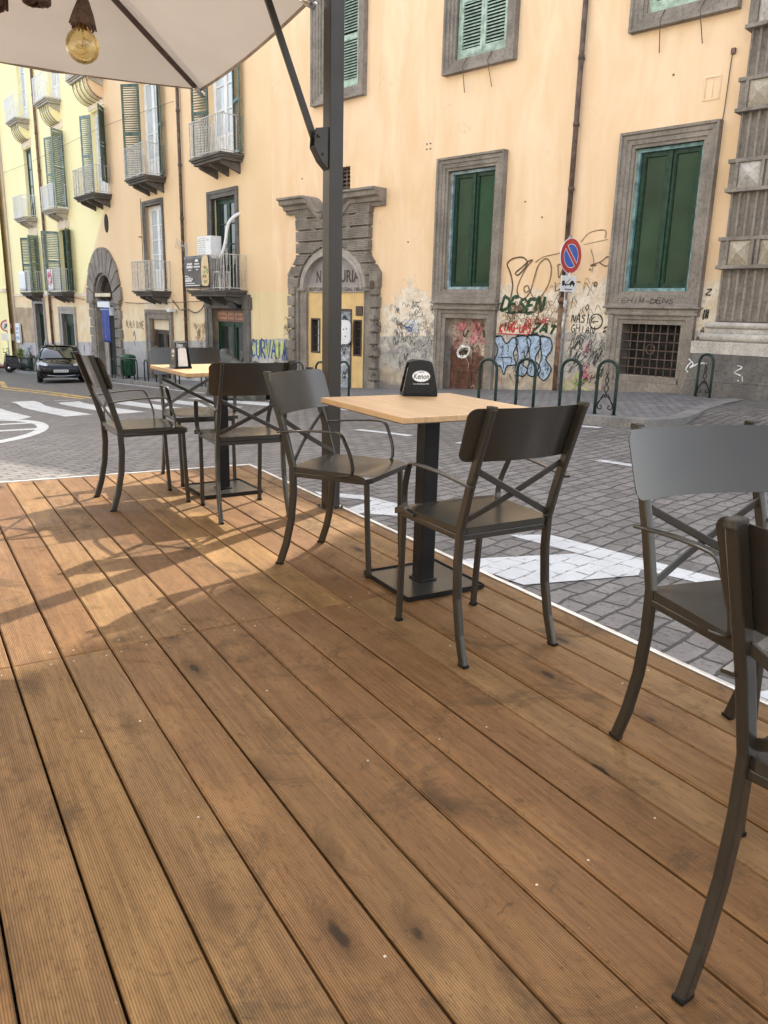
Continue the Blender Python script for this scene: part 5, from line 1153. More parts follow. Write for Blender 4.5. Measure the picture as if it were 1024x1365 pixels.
# ------------------------------------------------------------------ napkin holders
def make_napkins(label):
    h = thing('napkin_holder', (0, 0, 0), 0, label, 'napkin holder', 'black napkin holders')
    def side(t0_, t1_):
        pr = []
        for x, z in ((-.077, .004), (.077, .004)): pr.append((x, z))
        w = [(.078, .02), (.066, .085), (.055, .135), (.047, .150), (.030, .157), (.0, .160), (-.030, .157), (-.047, .150), (-.055, .135), (-.066, .085), (-.078, .02)]
        m.prism(pr+w, lambda a, b, t: Vector((a, t+(.030-.012*b/.16)*(1 if t > 0 else -1)*1.0, b)), t0_, t1_)
    m = MB(); side(.012, .019); s1 = m.build('side_panel', M_BLACK, h, .003)
    m = MB(); side(-.019, -.012); s2 = m.build('side_panel', M_BLACK, h, .003)
    m = MB(); m.box(-.078, .078, -.052, .052, 0, .012); m.build('base', M_BLACK, h, .004); m = MB(); m.sweep([(-.05, 0, .146), (0, 0, .157), (.05, 0, .146)], rrect(.05, .006, .002, 2), (0, 1, 0)); m.build('top_bridge', M_BLACK, h, .002)
    m = MB(); rr = random.Random(11)
    for i in range(15):
        y = -.028+.004*i; w = .066+rr.uniform(-.003, .003)
        m.prism([(-w, .013), (w, .013), (w*.72, .118+rr.uniform(-.004, .004)), (-w*.72, .118+rr.uniform(-.004, .004))], lambda a, b, t: Vector((a, t*(1-.25*b/.16), b)), y, y+.0032)
    m.build('napkins', M_PAPER, h)
    for s, pan in ((-1, s2),):
        f = lambda x, z, o=0: Vector((x, s*(.049-.012*z/.16+.0006+o), z))
        m = MB(); n = 32; m.add([f(.002+.040*math.cos(2*math.pi*i/n), .088+.0245*math.sin(2*math.pi*i/n)) for i in range(n)], [tuple(range(n))])
        b = m.build('oval_badge', M_WHITEM, pan, fix=False)
        m = MB(); text_into(m, 'Kenon', .033, lambda x, y: f(.002+x+.16*y, .0765+y, .0006), width=.068, bold=.008); text_into(m, 'CAFFE', .0095, lambda x, y: f(.002+x, .1025+y, .0006), width=.026); m.build('badge_lettering', M_BLACK, pan, fix=False)
        m = MB(); text_into(m, "l'oro del caffe dal 1892", .0085, lambda x, y: f(.002+x, .052+y), width=.070); m.build('slogan', M_WHITEM, pan, fix=False)
    return h
n0 = make_napkins('black napkin holder with a white oval badge on the nearer table'); n0.location = DK(2.93, 1.985, .7765); n0.rotation_euler = (0, 0, R(8)); bpy.context.view_layer.update()
dup(n0, DK(4.745, 1.462, .7765), R(-62), 'black napkin holder showing its white napkins end-on, on the far table')

# ------------------------------------------------------------------ parasol: post, strut, ribs, canopy
pp = DK(4.0, 2.105); PA = thing('parasol', (pp.x, pp.y, 0), AD, 'large beige fabric parasol carried by a dark square steel post on the deck edge', 'parasol')
inv = PA.matrix_basis.copy(); inv = (Matrix.Translation((pp.x, pp.y, 0)) @ Matrix.Rotation(AD, 4, 'Z')).inverted()
L3 = lambda x, y, z: inv @ Vector((x, y, z))
m = MB(); m.box(-.041, .041, -.041, .041, .006, 3.45); post = m.build('post', M_POST, PA, .004)
m = MB(); m.box(-.062, .062, -.062, .062, 0, .0058)
for x in (-.05, .05):
    for y in (-.05, .05): m.lathe([(0, .016), (.007, .016), (.008, .006)], 6, (x, y, 0))
m.build('foot_plate', M_POST, post, .001)
C0 = Vector((-1.43, 6.35, 2.70)); e1 = Vector((.484, -.875, 0)).normalized(); e2 = Vector((-e1.y*-1, 0, 0)); e2 = Vector((-.866, -.50, 0)); e2 = (e2-e1*e2.dot(e1)).normalized()
SZ = 4.1; ctr = C0+e1*SZ/2+e2*SZ/2; ctr.z = 3.52
Cn = [C0, C0+e1*SZ, C0+e1*SZ+e2*SZ, C0+e2*SZ]
m = MB()
for i in range(4):
    a, b = Cn[i], Cn[(i+1) % 4]; mid = (a+b)/2
    for p, q in ((a, mid), (mid, b)):
        def f(u, v, p=p, q=q):
            e = p+(q-p)*u; w = e+(ctr-e)*v; sag = .05*math.sin(math.pi*u)*(1-v)*.6+.06*math.sin(math.pi*v)*math.sin(math.pi*u)
            return L3(w.x, w.y, w.z-sag)
        m.grid(f, 8, 12)
import bmesh
can = m.build('canopy', M_CLOTH, PA)
m = MB()
for i in range(4):
    a, b = Cn[i], Cn[(i+1) % 4]; mid = (a+b)/2
    for p, q in ((a, mid), (mid, b)):
        pts = []
        for k in range(9):
            u = k/8; e = p+(q-p)*u; pts.append(L3(e.x, e.y, e.z-.05*math.sin(math.pi*u)*.6-.006))
        m.sweep(pts, rrect(.006, .022, .002, 1), L3(*e2)-L3(0, 0, 0))
m.build('hem', simple('brown_grey_hem_tape', (.30, .235, .18), .9), can)
hub = ctr-Vector((0, 0, .10))
for i, c_ in enumerate([C0, (Cn[0]+Cn[1])/2, Cn[1], (Cn[1]+Cn[2])/2, Cn[2], (Cn[2]+Cn[3])/2, Cn[3], (Cn[3]+Cn[0])/2]):
    a = c_-Vector((0, 0, .035)); m = MB(); dv = (hub-a); m.sweep([L3(*(a+dv*.03)), L3(*(a+dv))], rrect(.022, .034, .004, 2), (0, 0, 1)); rb = m.build('rib', M_RIB, PA)
    m = MB(); m.tube([L3(*(a-dv*.008)), L3(*(a+dv*.032))], .020, 10); m.build('rib_tip', M_STEELG, rb)
m = MB(); m.lathe([(0, -.09), (.09, -.09), (.10, .05), (0, .06)], 16, tuple(L3(*hub))); m.build('hub', M_POST, PA, .004)
midr = (Cn[0]+Cn[1])/2; mr = midr+(hub-midr)*.14; mr.z -= .045
br = L3(-.415, 4.495, 2.0)
m = MB(); m.sweep([br, L3(mr.x, mr.y, mr.z)], rrect(.020, .036, .004, 2), (0, 1, 0)); st = m.build('strut', M_POST, PA)
m = MB(); pl = [(-.042, 2.07), (-.042, 1.86), (-.085, 1.90), (-.125, 1.965), (-.118, 2.055)]
for y in (-.030, .026): m.prism([(a, b) for a, b in pl], lambda a, b, t: Vector((a, t, b)), y, y+.005)
m.prism([(a, b) for a, b in pl[1:4]+[(-.118, 1.975), (-.080, 1.912), (-.042, 1.872)]], lambda a, b, t: Vector((a, t, b)), -.025, .026)
m.tube([(-.10, -.04, 2.02), (-.10, .038, 2.02)], .010, 10); m.tube([(-.075, -.036, 1.935), (-.075, .034, 1.935)], .008, 10)
m.build('strut_bracket', M_POST, st, .002)
m = MB(); ap = L3(hub.x, hub.y, 3.62); m.sweep([(0, 0, 3.45), (0, 0, 3.75), ap], rrect(.08, .08, .01, 2), (0, 1, 0)); m.build('arm', M_POST, PA)
m = MB(); q = L3(midr.x, midr.y, midr.z-.03); m.tube(smooth_path([q, q*.5+Vector((-.03, 0, 1.34))+Vector((0, 0, .03)), Vector((-.045, .0, 2.74))], 5), .008, 8); m.build('safety_hook', M_STEELG, PA)

# ------------------------------------------------------------------ rope pendant lamps under the canopy
def canopy_z(x, y):
    v = Vector((x, y, 0))-Vector((ctr.x, ctr.y, 0)); d = max(abs(v.dot(e1)), abs(v.dot(e2))); return 3.52-(3.52-2.70)*d/(SZ/2)-.10
def make_lamp(label):
    l = thing('rope_lamp', (0, 0, 0), 0, label, 'lamp')
    m = MB(); m.lathe([(.0, -.062), (.018, -.060), (.036, -.051), (.052, -.035), (.060, -.014), (.061, .006), (.055, .028), (.042, .046), (.028, .057), (.019, .064), (.015, .074), (.0145, .084)], 32, (0, 0, 0)); m.build('bulb', M_BULB, l)
    m = MB(); m.lathe([(0, .078), (.0135, .080), (.0135, .105), (0, .106)], 16); m.build('socket', M_STEELG, l)
    m = MB(); m.tube([(0, 0, .08), (0, 0, -.005)], .004, 8); m.tube(smooth_path([(.0, 0, .03), (.03, .0, .012), (-.028, .0, -.003), (.026, .002, -.018), (-.022, .0, -.032), (.012, 0, -.04)], 6), .0022, 6); m.tube(smooth_path([(.004, .012, .02), (.002, .028, -.008), (0, .006, -.03)], 5), .002, 6); m.build('filament', simple('amber_filament_holder', (.62, .48, .24), .35, .4), l)  # filament holder is plain amber colour, without emission
    m = MB(); m.lathe([(0, .160), (.017, .158), (.022, .138), (.032, .112), (.042, .088), (.047, .074), (.040, .068), (0, .075)], 26)
    rr = random.Random(4)
    for i in range(54):
        a = rr.uniform(0, 6.283); r1 = rr.uniform(.036, .050); m.tube([(.016*math.cos(a), .016*math.sin(a), .158), (r1*.72*math.cos(a+.1), r1*.72*math.sin(a+.1), .110), (r1*math.cos(a+.15), r1*math.sin(a+.15), .068-rr.uniform(0, .014))], .0032, 5)
    m.build('tassel', M_ROPE, l)
    m = MB()
    for k in range(3): m.tube([(.008*math.cos(2.09*k+z*38), .008*math.sin(2.09*k+z*38), z) for z in [.155+.012*i for i in range(int(.62/.012))]], .0095, 6)
    m.build('rope', M_ROPE, l)
    return l
la = make_lamp('amber globe bulb hanging whole in view from a brown rope tassel'); la.location = (-1.205, 3.345, 2.100); la.rotation_euler = (R(2), R(6), 0); bpy.context.view_layer.update()
def make_bundle(label):
    b = thing('rope_bundle', (0, 0, 0), 0, label, 'rope', 'rope bundles under the canopy')
    m = MB(); rr = random.Random(12)
    for i in range(26):
        a = rr.uniform(0, 6.28); r_ = rr.uniform(.012, .046); h = .10+rr.uniform(-.02, .02)
        c_ = Vector((r_*math.cos(a), r_*math.sin(a), .055)); d_ = Vector((math.cos(a+1.3), math.sin(a+1.3), 0))*rr.uniform(.012, .03)
        m.tube([c_*.35+Vector((0, 0, h)), c_+d_+Vector((0, 0, .02)), c_+d_*.5+Vector((0, 0, -.05+rr.uniform(0, .008))), c_-d_*.5+Vector((0, 0, -.052+rr.uniform(0, .008))), c_-d_+Vector((0, 0, .02)), c_*.3+Vector((0, 0, h))], .0068, 6)
    m.lathe([(0, .01), (.035, .02), (.045, .05), (.03, .09), (.012, .115), (0, .12)], 16); m.build('coil', M_ROPE, b)
    m = MB()
    for k in range(3): m.tube([(.008*math.cos(2.09*k+z*38), .008*math.sin(2.09*k+z*38), z) for z in [.11+.012*i for i in range(50)]], .0095, 6)
    m.build('rope', M_ROPE, b)
    return b
rb_ = make_bundle('brown rope bundle cut by the top edge, beside the amber bulb'); rb_.location = (-1.326, 3.237, 2.2); bpy.context.view_layer.update()
dup(rb_, (-1.512, 3.293, 2.202), 1.1, 'brown rope bundle in the top corner of the canopy')
# ------------------------------------------------------------------ no-parking sign
def street_rot(L): d = -(UA if L < CU else UB); return math.atan2(d.y, d.x)          # local x along the street, to the right as seen
def disc(mb, r0, r1, y, c, mi, a0=0, a1=360, n=48):
    vs = []
    for i in range(n+1):
        a = R(a0+(a1-a0)*i/n); vs += [(c[0]+r0*math.cos(a), y, c[1]+r0*math.sin(a)), (c[0]+r1*math.cos(a), y, c[1]+r1*math.sin(a))]
    mb.add(vs, [(2*i, 2*i+1, 2*i+3, 2*i+2) for i in range(n)], mi)
M_SRED = simple('sign_red', (.50, .045, .045), .4, 0, .06, 12); M_SBLUE = simple('sign_blue', (.045, .13, .50), .4, 0, .06, 12); M_SWH = simple('sign_white', (.76, .77, .78), .4, 0, .05, 12)
sp = OA + UA*1.70 + NA*.42; sp.z = base(1.7)
sg = thing('no_parking_sign', sp, 0, 'round red and blue no-parking sign with a white tow-away plate on a pole', 'road sign')
sx = Vector((.766, .643, 0)); sy = Vector((-.643, .766, 0)); MS = Matrix(((sx.x, sy.x, 0, 0), (sx.y, sy.y, 0, 0), (0, 0, 1, 0), (0, 0, 0, 1)))
m = MB(); m.tube([(0, 0, -.1), (0, 0, 2.72)], .030, 12); pole = m.build('pole', simple('worn_galvanised_pole', (.38, .37, .36), .5, .5, .35, 12, .2), sg)
m = MB()
for _ in range(9): a = rnd.uniform(0, 6.28); z = rnd.uniform(1.0, 1.7); m.lathe([(.0312, z), (.0312, z+rnd.uniform(.06, .14))], 6, (0, 0, 0), rnd.choice((0, 1)), a, a+1.6)
m.build('sticker_remnants', [M_SWH, M_SPBR], pole)
ZC = 2.38; m = MB(); m.lathe([(0, 0), (.298, 0), (.300, .004), (.300, .012), (.298, .016), (0, .016)], 48); q = m
m = MB(); m.add([(x, -.042-(z*0)-(.0) + (0 if False else 0) - 0 + (0), 0) for x, y, z in []], []); 
m.add([(x, -.034-z, y+ZC) for x, y, z in q.v], q.f, 0)
for i in range(len(m.sm)): m.sm[i] = False
face = m.build('sign_disc', M_SWH, sg, M=MS)
m = MB(); y = -.0520
disc(m, .205, .290, y, (0, ZC), 0); disc(m, .0, .192, y, (0, ZC), 1, 0, 360)
w = .030; d45 = Vector((1, 0, -1)).normalized(); n45 = Vector((1, 0, 1)).normalized(); cc = Vector((0, -.0535, ZC))
a = cc-d45*.207; b = cc+d45*.207; m.quad(a+n45*w, b+n45*w, b-n45*w, a-n45*w, 0)
for s in (-1, 1): o_ = Vector((0, .0007, 0)); m.quad(a*1+n45*s*(w-.001)+o_, b+n45*s*(w-.001)+o_, b+n45*s*(w+.013)+o_, a+n45*s*(w+.013)+o_, 2)
m.build('no_parking_emblem', [M_SRED, M_SBLUE, M_SWH], face, fix=False)
m = MB(); m.box(-.215, .215, -.046, -.036, 1.77, 2.045); pl = m.build('tow_plate', M_SWH, sg, .006, M=MS)
m = MB(); y0, y1 = -.0485, -.047
for x0, x1, z0, z1 in ((-.19, -.06, 1.885, 1.90), (-.19, -.12, 1.90, 1.955), (.02, .17, 1.895, 1.93), (-.06, .02, 1.885, 1.905)): m.box(x0, x1, y0, y1, z0, z1)
m.prism([(-.115, 1.90), (-.095, 1.90), (.035, 1.985), (.03, 1.995)], lambda a_, b_, t: Vector((a_, t, b_)), y0, y1); m.prism([(.04, 1.93), (.07, 1.965), (.125, 1.965), (.155, 1.93)], lambda a_, b_, t: Vector((a_, t, b_)), y0, y1)
for x in (-.16, -.085, .05, .14): m.prism([(x+.018*math.cos(R(30*i)), 1.882+.018*math.sin(R(30*i))) for i in range(12)], lambda a_, b_, t: Vector((a_, t, b_)), y0-.0005, y1)
for i in range(7): m.box(-.10+.03*i, -.082+.03*i, y0, y1, 1.80, 1.825)
m.build('tow_pictogram', M_SPB, pl)
m = MB(); m.tube([(0, 0, 2.14), (0, 0, 2.155)], .038, 10); m.box(-.012, .012, -.055, -.03, 2.05, 2.11); m.build('clamp', M_SWH, sg, M=MS)

# ------------------------------------------------------------------ steel hoops along the kerb
def make_hoop(label, scroll):
    h = thing('pavement_hoop', (0, 0, 0), 0, label, 'bollard', 'green steel hoops along the kerb')
    m = MB(); w, H_, r = .125, .665, .0205
    pts = [(-w, 0, -.03), (-w, 0, .25), (-w, 0, H_-w)]+[(-w*math.cos(R(a)), 0, H_-w+w*math.sin(R(a))) for a in range(15, 180, 15)]+[(w, 0, H_-w), (w, 0, .25), (w, 0, -.03)]
    m.tube(pts, r, 10, side=(0, 1, 0)); m.build('tube', M_HOOP, h)
    for s in (-1, 1): m = MB(); m.lathe([(0, .012), (.034, .010), (.038, 0)], 12, (s*w, 0, 0)); m.build('foot_ring', M_HOOP, h)
    if scroll:
        m = MB()
        for s in (-1, 1):
            P_ = [(s*.02, 0, .52), (s*-.02, 0, .42), (s*.03, 0, .33), (s*.00, 0, .26), (s*.05, 0, .20), (s*.095, 0, .14), (s*.09, 0, .08), (s*.05, 0, .07), (s*.045, 0, .11), (s*.07, 0, .115)]
            m.tube(smooth_path(P_, 4), .0065, 6, side=(0, 1, 0))
        m.tube(smooth_path([(-.09, 0, .13), (-.03, 0, .25), (0, 0, .21), (.03, 0, .25), (.09, 0, .13)], 4), .0065, 6, side=(0, 1, 0)); m.build('iron_scroll', M_BLACKM, h)
    return h
hp = [(.30, 'green steel hoop just beyond the near table, before the rusty cellar door', 0), (-.24, 'green steel hoop before the pale blue graffiti', 0), (-.84, 'green steel hoop standing under the no-parking sign', 0), (-1.30, 'green steel hoop with iron scrollwork before the barred cellar window', 1),
      (4.04, 'dark hoop between the steel post and the near table, by the gateway door', 0), (5.12, 'dark hoop half hidden by the steel parasol post', 0), (6.28, 'dark hoop in front of the gateway, just beyond the steel post', 0), (7.68, 'dark hoop beside the covered motorbike, nearer the gateway', 0), (9.0, 'dark hoop behind the covered motorbike', 0), (10.3, 'dark hoop beneath the blue graffiti letters', 0),
      (12.0, 'dark hoop in front of the glazed shop door', 0), (14.0, 'dark hoop above the far oak tabletop, beside the napkin holder', 0), (15.66, 'dark hoop by the empty chair behind the far table', 0), (16.78, 'right one of the two hoops left of the far table', 0), (17.84, 'left one of the two hoops left of the far table', 0),
      (19.1, 'dark hoop guarding the green bin at the stone doorway', 0), (20.4, 'dark hoop on the far side of the doorway bin', 0)]
h0 = h1 = None
for L, lab, sc in hp:
    p = W(L, kerb(L)-.27, base(L)); r_ = street_rot(L)
    if sc: h1 = make_hoop(lab, True); h1.location = p; h1.rotation_euler = (0, 0, r_+R(8)); bpy.context.view_layer.update()
    elif h0 is None: h0 = make_hoop(lab, False); h0.location = p; h0.rotation_euler = (0, 0, r_+R(12)); bpy.context.view_layer.update()
    else: dup(h0, p, r_+R(12 if L < 0 else 3), lab)
p = W(-1.06, .62, base(-1.06)); c = dup(h1, p, street_rot(0)-R(12), 'lone green hoop with iron scrollwork before the corner building plinth')
for i in range(12):
    L = 28.6+.55*i; c = dup(h0, W(L, kerb(L)-.27, base(L)), street_rot(30), 'dark hoop in the close row around the far green bin'); c['group'] = 'close row of hoops at the far bin'

# ------------------------------------------------------------------ litter bins
def make_bin(label):
    b = thing('litter_bin', (0, 0, 0), 0, label, 'bin', 'green litter bins')
    m = MB(); m.lathe([(0, .08), (.20, .08), (.235, .16), (.255, .60), (.265, .62), (.265, .66), (.24, .66), (.24, .5), (0, .5)], 14); body = m.build('body', M_BIN, b)
    m = MB()
    for i in range(7): a = R(51.4*i); m.box(-.014, .014, .238, .262, .14, .60, 0, Matrix.Rotation(a, 4, 'Z'))
    m.build('ribs', M_BIN, body)
    m = MB(); m.lathe([(.27, .70), (.275, .74), (.22, .80), (.10, .83), (0, .835)], 14); m.build('lid', M_BIN, b)
    m = MB()
    for s in (-1, 1): m.box(s*.25-.012, s*.25+.012, -.02, .02, .6, .74)
    m.tube([(0, 0, -.05), (0, 0, .12)], .06, 10); m.build('stand', M_BLACKM, b)
    return b
L = 19.75; b0 = make_bin('bottle green litter bin in front of the stone doorway arch'); b0.location = W(L, kerb(L)-.62, base(L)); bpy.context.view_layer.update()
L = 31.9; dup(b0, W(L, kerb(L)-.6, base(L)), 1, 'far green litter bin inside the close row of hoops, beyond the car')

# ------------------------------------------------------------------ the black car
cx, cy = -11.02, 26.6
car = thing('parked_car', (cx, cy, road_z(cx, cy)), R(23), 'small black hatchback facing the viewer at the kerb', 'car'); car.rotation_euler = (R(-2.6), 0, R(23)); car.scale = (.92, .93, .84)
M_PAINT = simple('black_car_paint', (.003, .0035, .006), .08, 0, .1, 3, 0, Specular_IOR_Level=.45); M_CGLASS = glass_mat('car_glass', (.010, .012, .014), .02); M_TYRE = simple('tyre_rubber', (.016, .016, .016), .85, 0, .2, 30)
m = MB(); st = [(0.0, .60, .34, .46, .60, .63), (.06, .73, .24, .46, .66, .70), (.20, .80, .20, .48, .74, .79), (.50, .83, .19, .52, .82, .90), (.95, .835, .19, .56, .90, 1.00), (1.6, .835, .19, .56, .93, .985), (3.0, .83, .19, .58, .95, 1.0), (3.55, .81, .22, .6, .96, 1.0), (3.85, .74, .34, .62, .90, .93)]
vs = []; 
for y, w, zb, zs_, zh, zt in st:
    h = [(0, zb), (w*.86, zb), (w*.97, zb+.10), (w, zs_), (w*.985, zh-.10), (w*.93, zh), (w*.70, zh+(zt-zh)*.7), (w*.35, zt-.01), (0, zt)]
    ring_ = h+[(-x, z) for x, z in reversed(h[1:-1])]; k = len(ring_); vs += [(x, y, z) for x, z in ring_]
n = len(st); m.add(vs, [(i*k+j, i*k+(j+1) % k, (i+1)*k+(j+1) % k, (i+1)*k+j) for i in range(n-1) for j in range(k)]+[tuple(range(k)), tuple((n-1)*k+j for j in range(k))], 0, True)
body = m.build('body', M_PAINT, car)
m = MB(); gs = [(.82, .74, .97), (1.18, .67, 1.24), (1.58, .58, 1.455), (2.2, .585, 1.495), (3.0, .575, 1.47), (3.45, .60, 1.28), (3.78, .66, .98)]; vs = []
for y, w, z in gs:
    vs += [(-.765, y, min(z, .96)), (-w-.02, y, z-.035), (-w*.6, y, z+.010), (0, y, z+.022), (w*.6, y, z+.010), (w+.02, y, z-.035), (.765, y, min(z, .96))]
m.add(vs, [(i*7+j, i*7+j+1, (i+1)*7+j+1, (i+1)*7+j) for i in range(6) for j in range(6)], 0, True); m.build('windows', M_CGLASS, car)
m = MB(); vs = []
for y, w, z in ((1.55, .585, 1.452), (1.75, .60, 1.482), (2.2, .605, 1.508), (2.9, .595, 1.49), (3.2, .585, 1.42)): vs += [(-w-.03, y, z-.04), (-w*.6, y, z+.018), (0, y, z+.030), (w*.6, y, z+.018), (w+.03, y, z-.04)]
m.add(vs, [(i*5+j, i*5+j+1, (i+1)*5+j+1, (i+1)*5+j) for i in range(4) for j in range(4)], 0, True)
for s in (-1, 1):
    m.sweep([(s*.775, .80, .955), (s*.70, 1.18, 1.225), (s*.615, 1.58, 1.445)], rrect(.05, .03, .01, 2), (1, 0, 0)); m.sweep([(s*.615, 2.35, 1.47), (s*.79, 2.35, .95)], rrect(.06, .02, .01, 2), (0, 1, 0))
m.build('roof', M_PAINT, car)
M_LAMP = simple('headlamp_glass', (.55, .57, .60), .1, .3, .2, 14); M_CHROME = simple('chrome_trim', (.62, .63, .65), .2, 1, .05)
for s in (-1, 1):
    m = MB(); m.prism([(s*.42, .705), (s*.50, .80), (s*.70, .84), (s*.80, .80), (s*.78, .70), (s*.62, .66)], lambda a_, b_, t: Vector((a_, t+(abs(a_)-.42)*.48+(b_-.66)*.75, b_)), -.012, .05); m.build('headlight', M_LAMP, car, .01)
    m = MB(); m.lathe([(0, .02), (.045, .018), (.055, 0)], 14); f = m.build('fog_light', M_LAMP, car); f.matrix_basis = Matrix.Translation((s*.60, .055, .40)) @ Matrix.Rotation(R(90), 4, 'X')
    m = MB(); m.sweep([(s*.80, .98, .99), (s*.90, .96, 1.02)], rrect(.04, .03, .01, 2), (0, 1, 0)); m.box(min(s*.86, s*1.0), max(s*.86, s*1.0), .93, 1.03, .97, 1.09); m.build('wing_mirror', M_PAINT, car, .02)
    for y in (.72, 3.15):
        m = MB(); m.lathe([(.20, -.09), (.30, -.09), (.315, -.06), (.315, .06), (.30, .09), (.20, .09)], 24); t_ = m.build('wheel', M_TYRE, car); t_.matrix_basis = Matrix.Translation((s*.745, y, .315)) @ Matrix.Rotation(R(90), 4, 'Y')
        m = MB(); m.lathe([(0, -.05), (.2, -.06), (.205, .08), (0, .07)], 20); m.build('rim', M_CHROME, t_)
m = MB(); m.box(-.56, .56, -.012, .05, .44, .545); m.prism([(-.66, .36), (.66, .36), (.58, .25), (-.58, .25)], lambda a_, b_, t: Vector((a_, t+.012, b_)), .0, .05); m.build('grille', M_DARK, car, .01)
m = MB(); m.tube(smooth_path([(-.58, .05, .42), (-.42, .005, .315), (0, -.012, .285), (.42, .005, .315), (.58, .05, .42)], 5), .012, 6); m.tube([(-.50, .055, .215), (.50, .055, .215)], .014, 6); m.build('chrome_strip', M_CHROME, car)
m = MB(); m.box(-.25, .25, -.028, -.014, .435, .535); pl = m.build('number_plate', M_SWH, car, .004)
m = MB()
for i in range(7): x = -.18+.06*i; m.box(x-.018, x+.018, -.0295, -.0282, .46, .51)
m.build('plate_characters', M_SPB, pl)
m = MB(); m.tube([(.0, .99, 1.0), (-.5, .93, .985)], .012, 6); m.tube([(.62, .99, 1.0), (.1, .93, .99)], .012, 6); m.build('wipers', M_BLACK, car)

# ------------------------------------------------------------------ motorbike under a tarpaulin, scooters
L = 8.1; p = W(L, kerb(L)+.55); p.z = road_z(p.x, p.y)
mt = thing('covered_motorbike', p, street_rot(L), 'motorbike under a dark grey green tarpaulin at the kerb below the blue graffiti', 'motorbike')
m = MB()
def cov(a, b):
    x = (a*2-1)*1.05; t = b*math.pi; top = interp(x, [-1.05, -.8, -.55, -.2, .2, .6, .85, 1.05], [.45, .98, 1.06, .84, .80, .86, .74, .35]); w = interp(x, [-1.05, -.6, 0, .7, 1.05], [.12, .42, .30, .30, .10])
    wr = .03*math.sin(x*17+b*9)+.02*math.sin(x*31-b*14)
    return (x, -(w+wr)*math.cos(t)*(1.1-.35*math.sin(t)), max(.06, (top+wr*.6)*math.sin(t)**.55))
m.grid(cov, 44, 24); m.build('tarpaulin', simple('dark_tarpaulin', (.060, .062, .052), .5, 0, .5, 6, .3), mt)
for x in (-.68, .68):
    m = MB(); m.lathe([(.17, -.05), (.27, -.05), (.285, 0), (.27, .05), (.17, .05)], 20); t_ = m.build('wheel', M_TYRE, mt); t_.matrix_basis = Matrix.Translation((x, 0, .285)) @ Matrix.Rotation(R(90), 4, 'X')
def make_scooter(label, col):
    s = thing('parked_scooter', (0, 0, 0), 0, label, 'scooter', 'scooters parked at the far end of the street')
    mp = simple('scooter_paint', col, .25, 0, .15, 6)
    m = MB(); m.prism([(-.75, .55), (-.70, .78), (-.15, .74), (-.05, .42), (.28, .30), (.42, .95), (.50, .95), (.46, .28), (.30, .20), (-.45, .22)], lambda a_, b_, t: Vector((a_, t, b_)), -.17, .17); m.build('body', mp, s, .04)
    m = MB(); m.prism([(-.72, .78), (-.68, .86), (-.2, .84), (-.12, .75)], lambda a_, b_, t: Vector((a_, t, b_)), -.14, .14); m.build('saddle', M_BLACK, s, .03)
    m = MB(); m.tube([(.42, -.32, 1.02), (.44, 0, 1.0), (.42, .32, 1.02)], .018, 8); m.tube([(.62, 0, .26), (.45, 0, .98)], .03, 8); m.build('handlebar', M_BLACKM, s)
    m = MB(); m.lathe([(0, .03), (.07, .02), (.08, -.03), (0, -.04)], 14); q = m.build('headlight', M_LAMP, s); q.matrix_basis = Matrix.Translation((.53, 0, .88)) @ Matrix.Rotation(R(90), 4, 'Y')
    for y in (-.22, .22): m = MB(); m.tube([(.43, y, 1.02), (.41, y*1.2, 1.18)], .008, 6); m.lathe([(0, -.01), (.05, -.008), (.05, .008), (0, .01)], 12, (.41, y*1.2, 1.2)); m.build('mirror', M_BLACK, s)
    for x in (-.55, .62):
        m = MB(); m.lathe([(.11, -.05), (.21, -.05), (.225, 0), (.21, .05), (.11, .05)], 20); t_ = m.build('wheel', M_TYRE, s); t_.matrix_basis = Matrix.Translation((x, 0, .225)) @ Matrix.Rotation(R(90), 4, 'X')
        m = MB(); m.lathe([(0, -.03), (.115, -.035), (.115, .035), (0, .03)], 14); m.build('rim', M_CHROME, t_)
    return s
def put(L, o): p = W(L, o); p.z = road_z(p.x, p.y); return p
s0 = make_scooter('dark red scooter parked by the hoops at the left edge of the picture', (.12, .022, .02)); s0.location = put(36.3, 1.30); s0.rotation_euler = (0, 0, street_rot(30)+R(60)); bpy.context.view_layer.update()
s1 = make_scooter('white scooter parked just beyond the dark red one', (.6, .6, .6)); s1.location = put(38.2, .72); s1.rotation_euler = (0, 0, street_rot(30)+R(70))
# pale van and signs closing the street
def round_sign(name, label, p, h, face_m, ring_m, plate):
    g = thing(name, p, R(20), label, 'road sign')
    m = MB(); m.tube([(0, 0, -.1), (0, 0, h+.35)], .035, 8); m.build('pole', M_RAILD, g)
    m = MB(); disc(m, 0, .30, -.045, (0, h), 0, n=28); disc(m, .235, .30, -.048, (0, h), 1, n=28)
    b = [(p_[0], -.036, p_[2]) for p_ in m.v[:58]]; m.add(b, [(2*i+3-0, 2*i+1, 2*i, 2*i+2) for i in range(28)], 0); f = m.build('sign_disc', [face_m, ring_m], g, fix=False)
    if plate:
        m = MB(); m.prism([(-.16, -.12), (-.12, -.16), (.16, .12), (.12, .16)], lambda a_, b_, t: Vector((a_, t, h+b_)), -.052, -.050); m.tube([(-.1, -.051, h+.02), (.02, -.051, h+.10), (.1, -.051, h-.06)], .03, 5); m.build('turn_symbol', M_SPB, f)
        m = MB(); m.box(-.3, .3, -.05, -.04, h-.75, h-.4); m.build('name_plate', M_SWH, g)
    return g
pq = put(37.85, .36); round_sign('no_turn_sign', 'white round no-turn sign with dark symbol on a pole at the far left kerb', pq, 2.35, M_SWH, M_SRED, True)
pq = put(39.9, .60); round_sign('blue_round_sign', 'blue round road sign at the far left edge of the street', pq, 2.7, M_SBLUE, M_SWH, False)

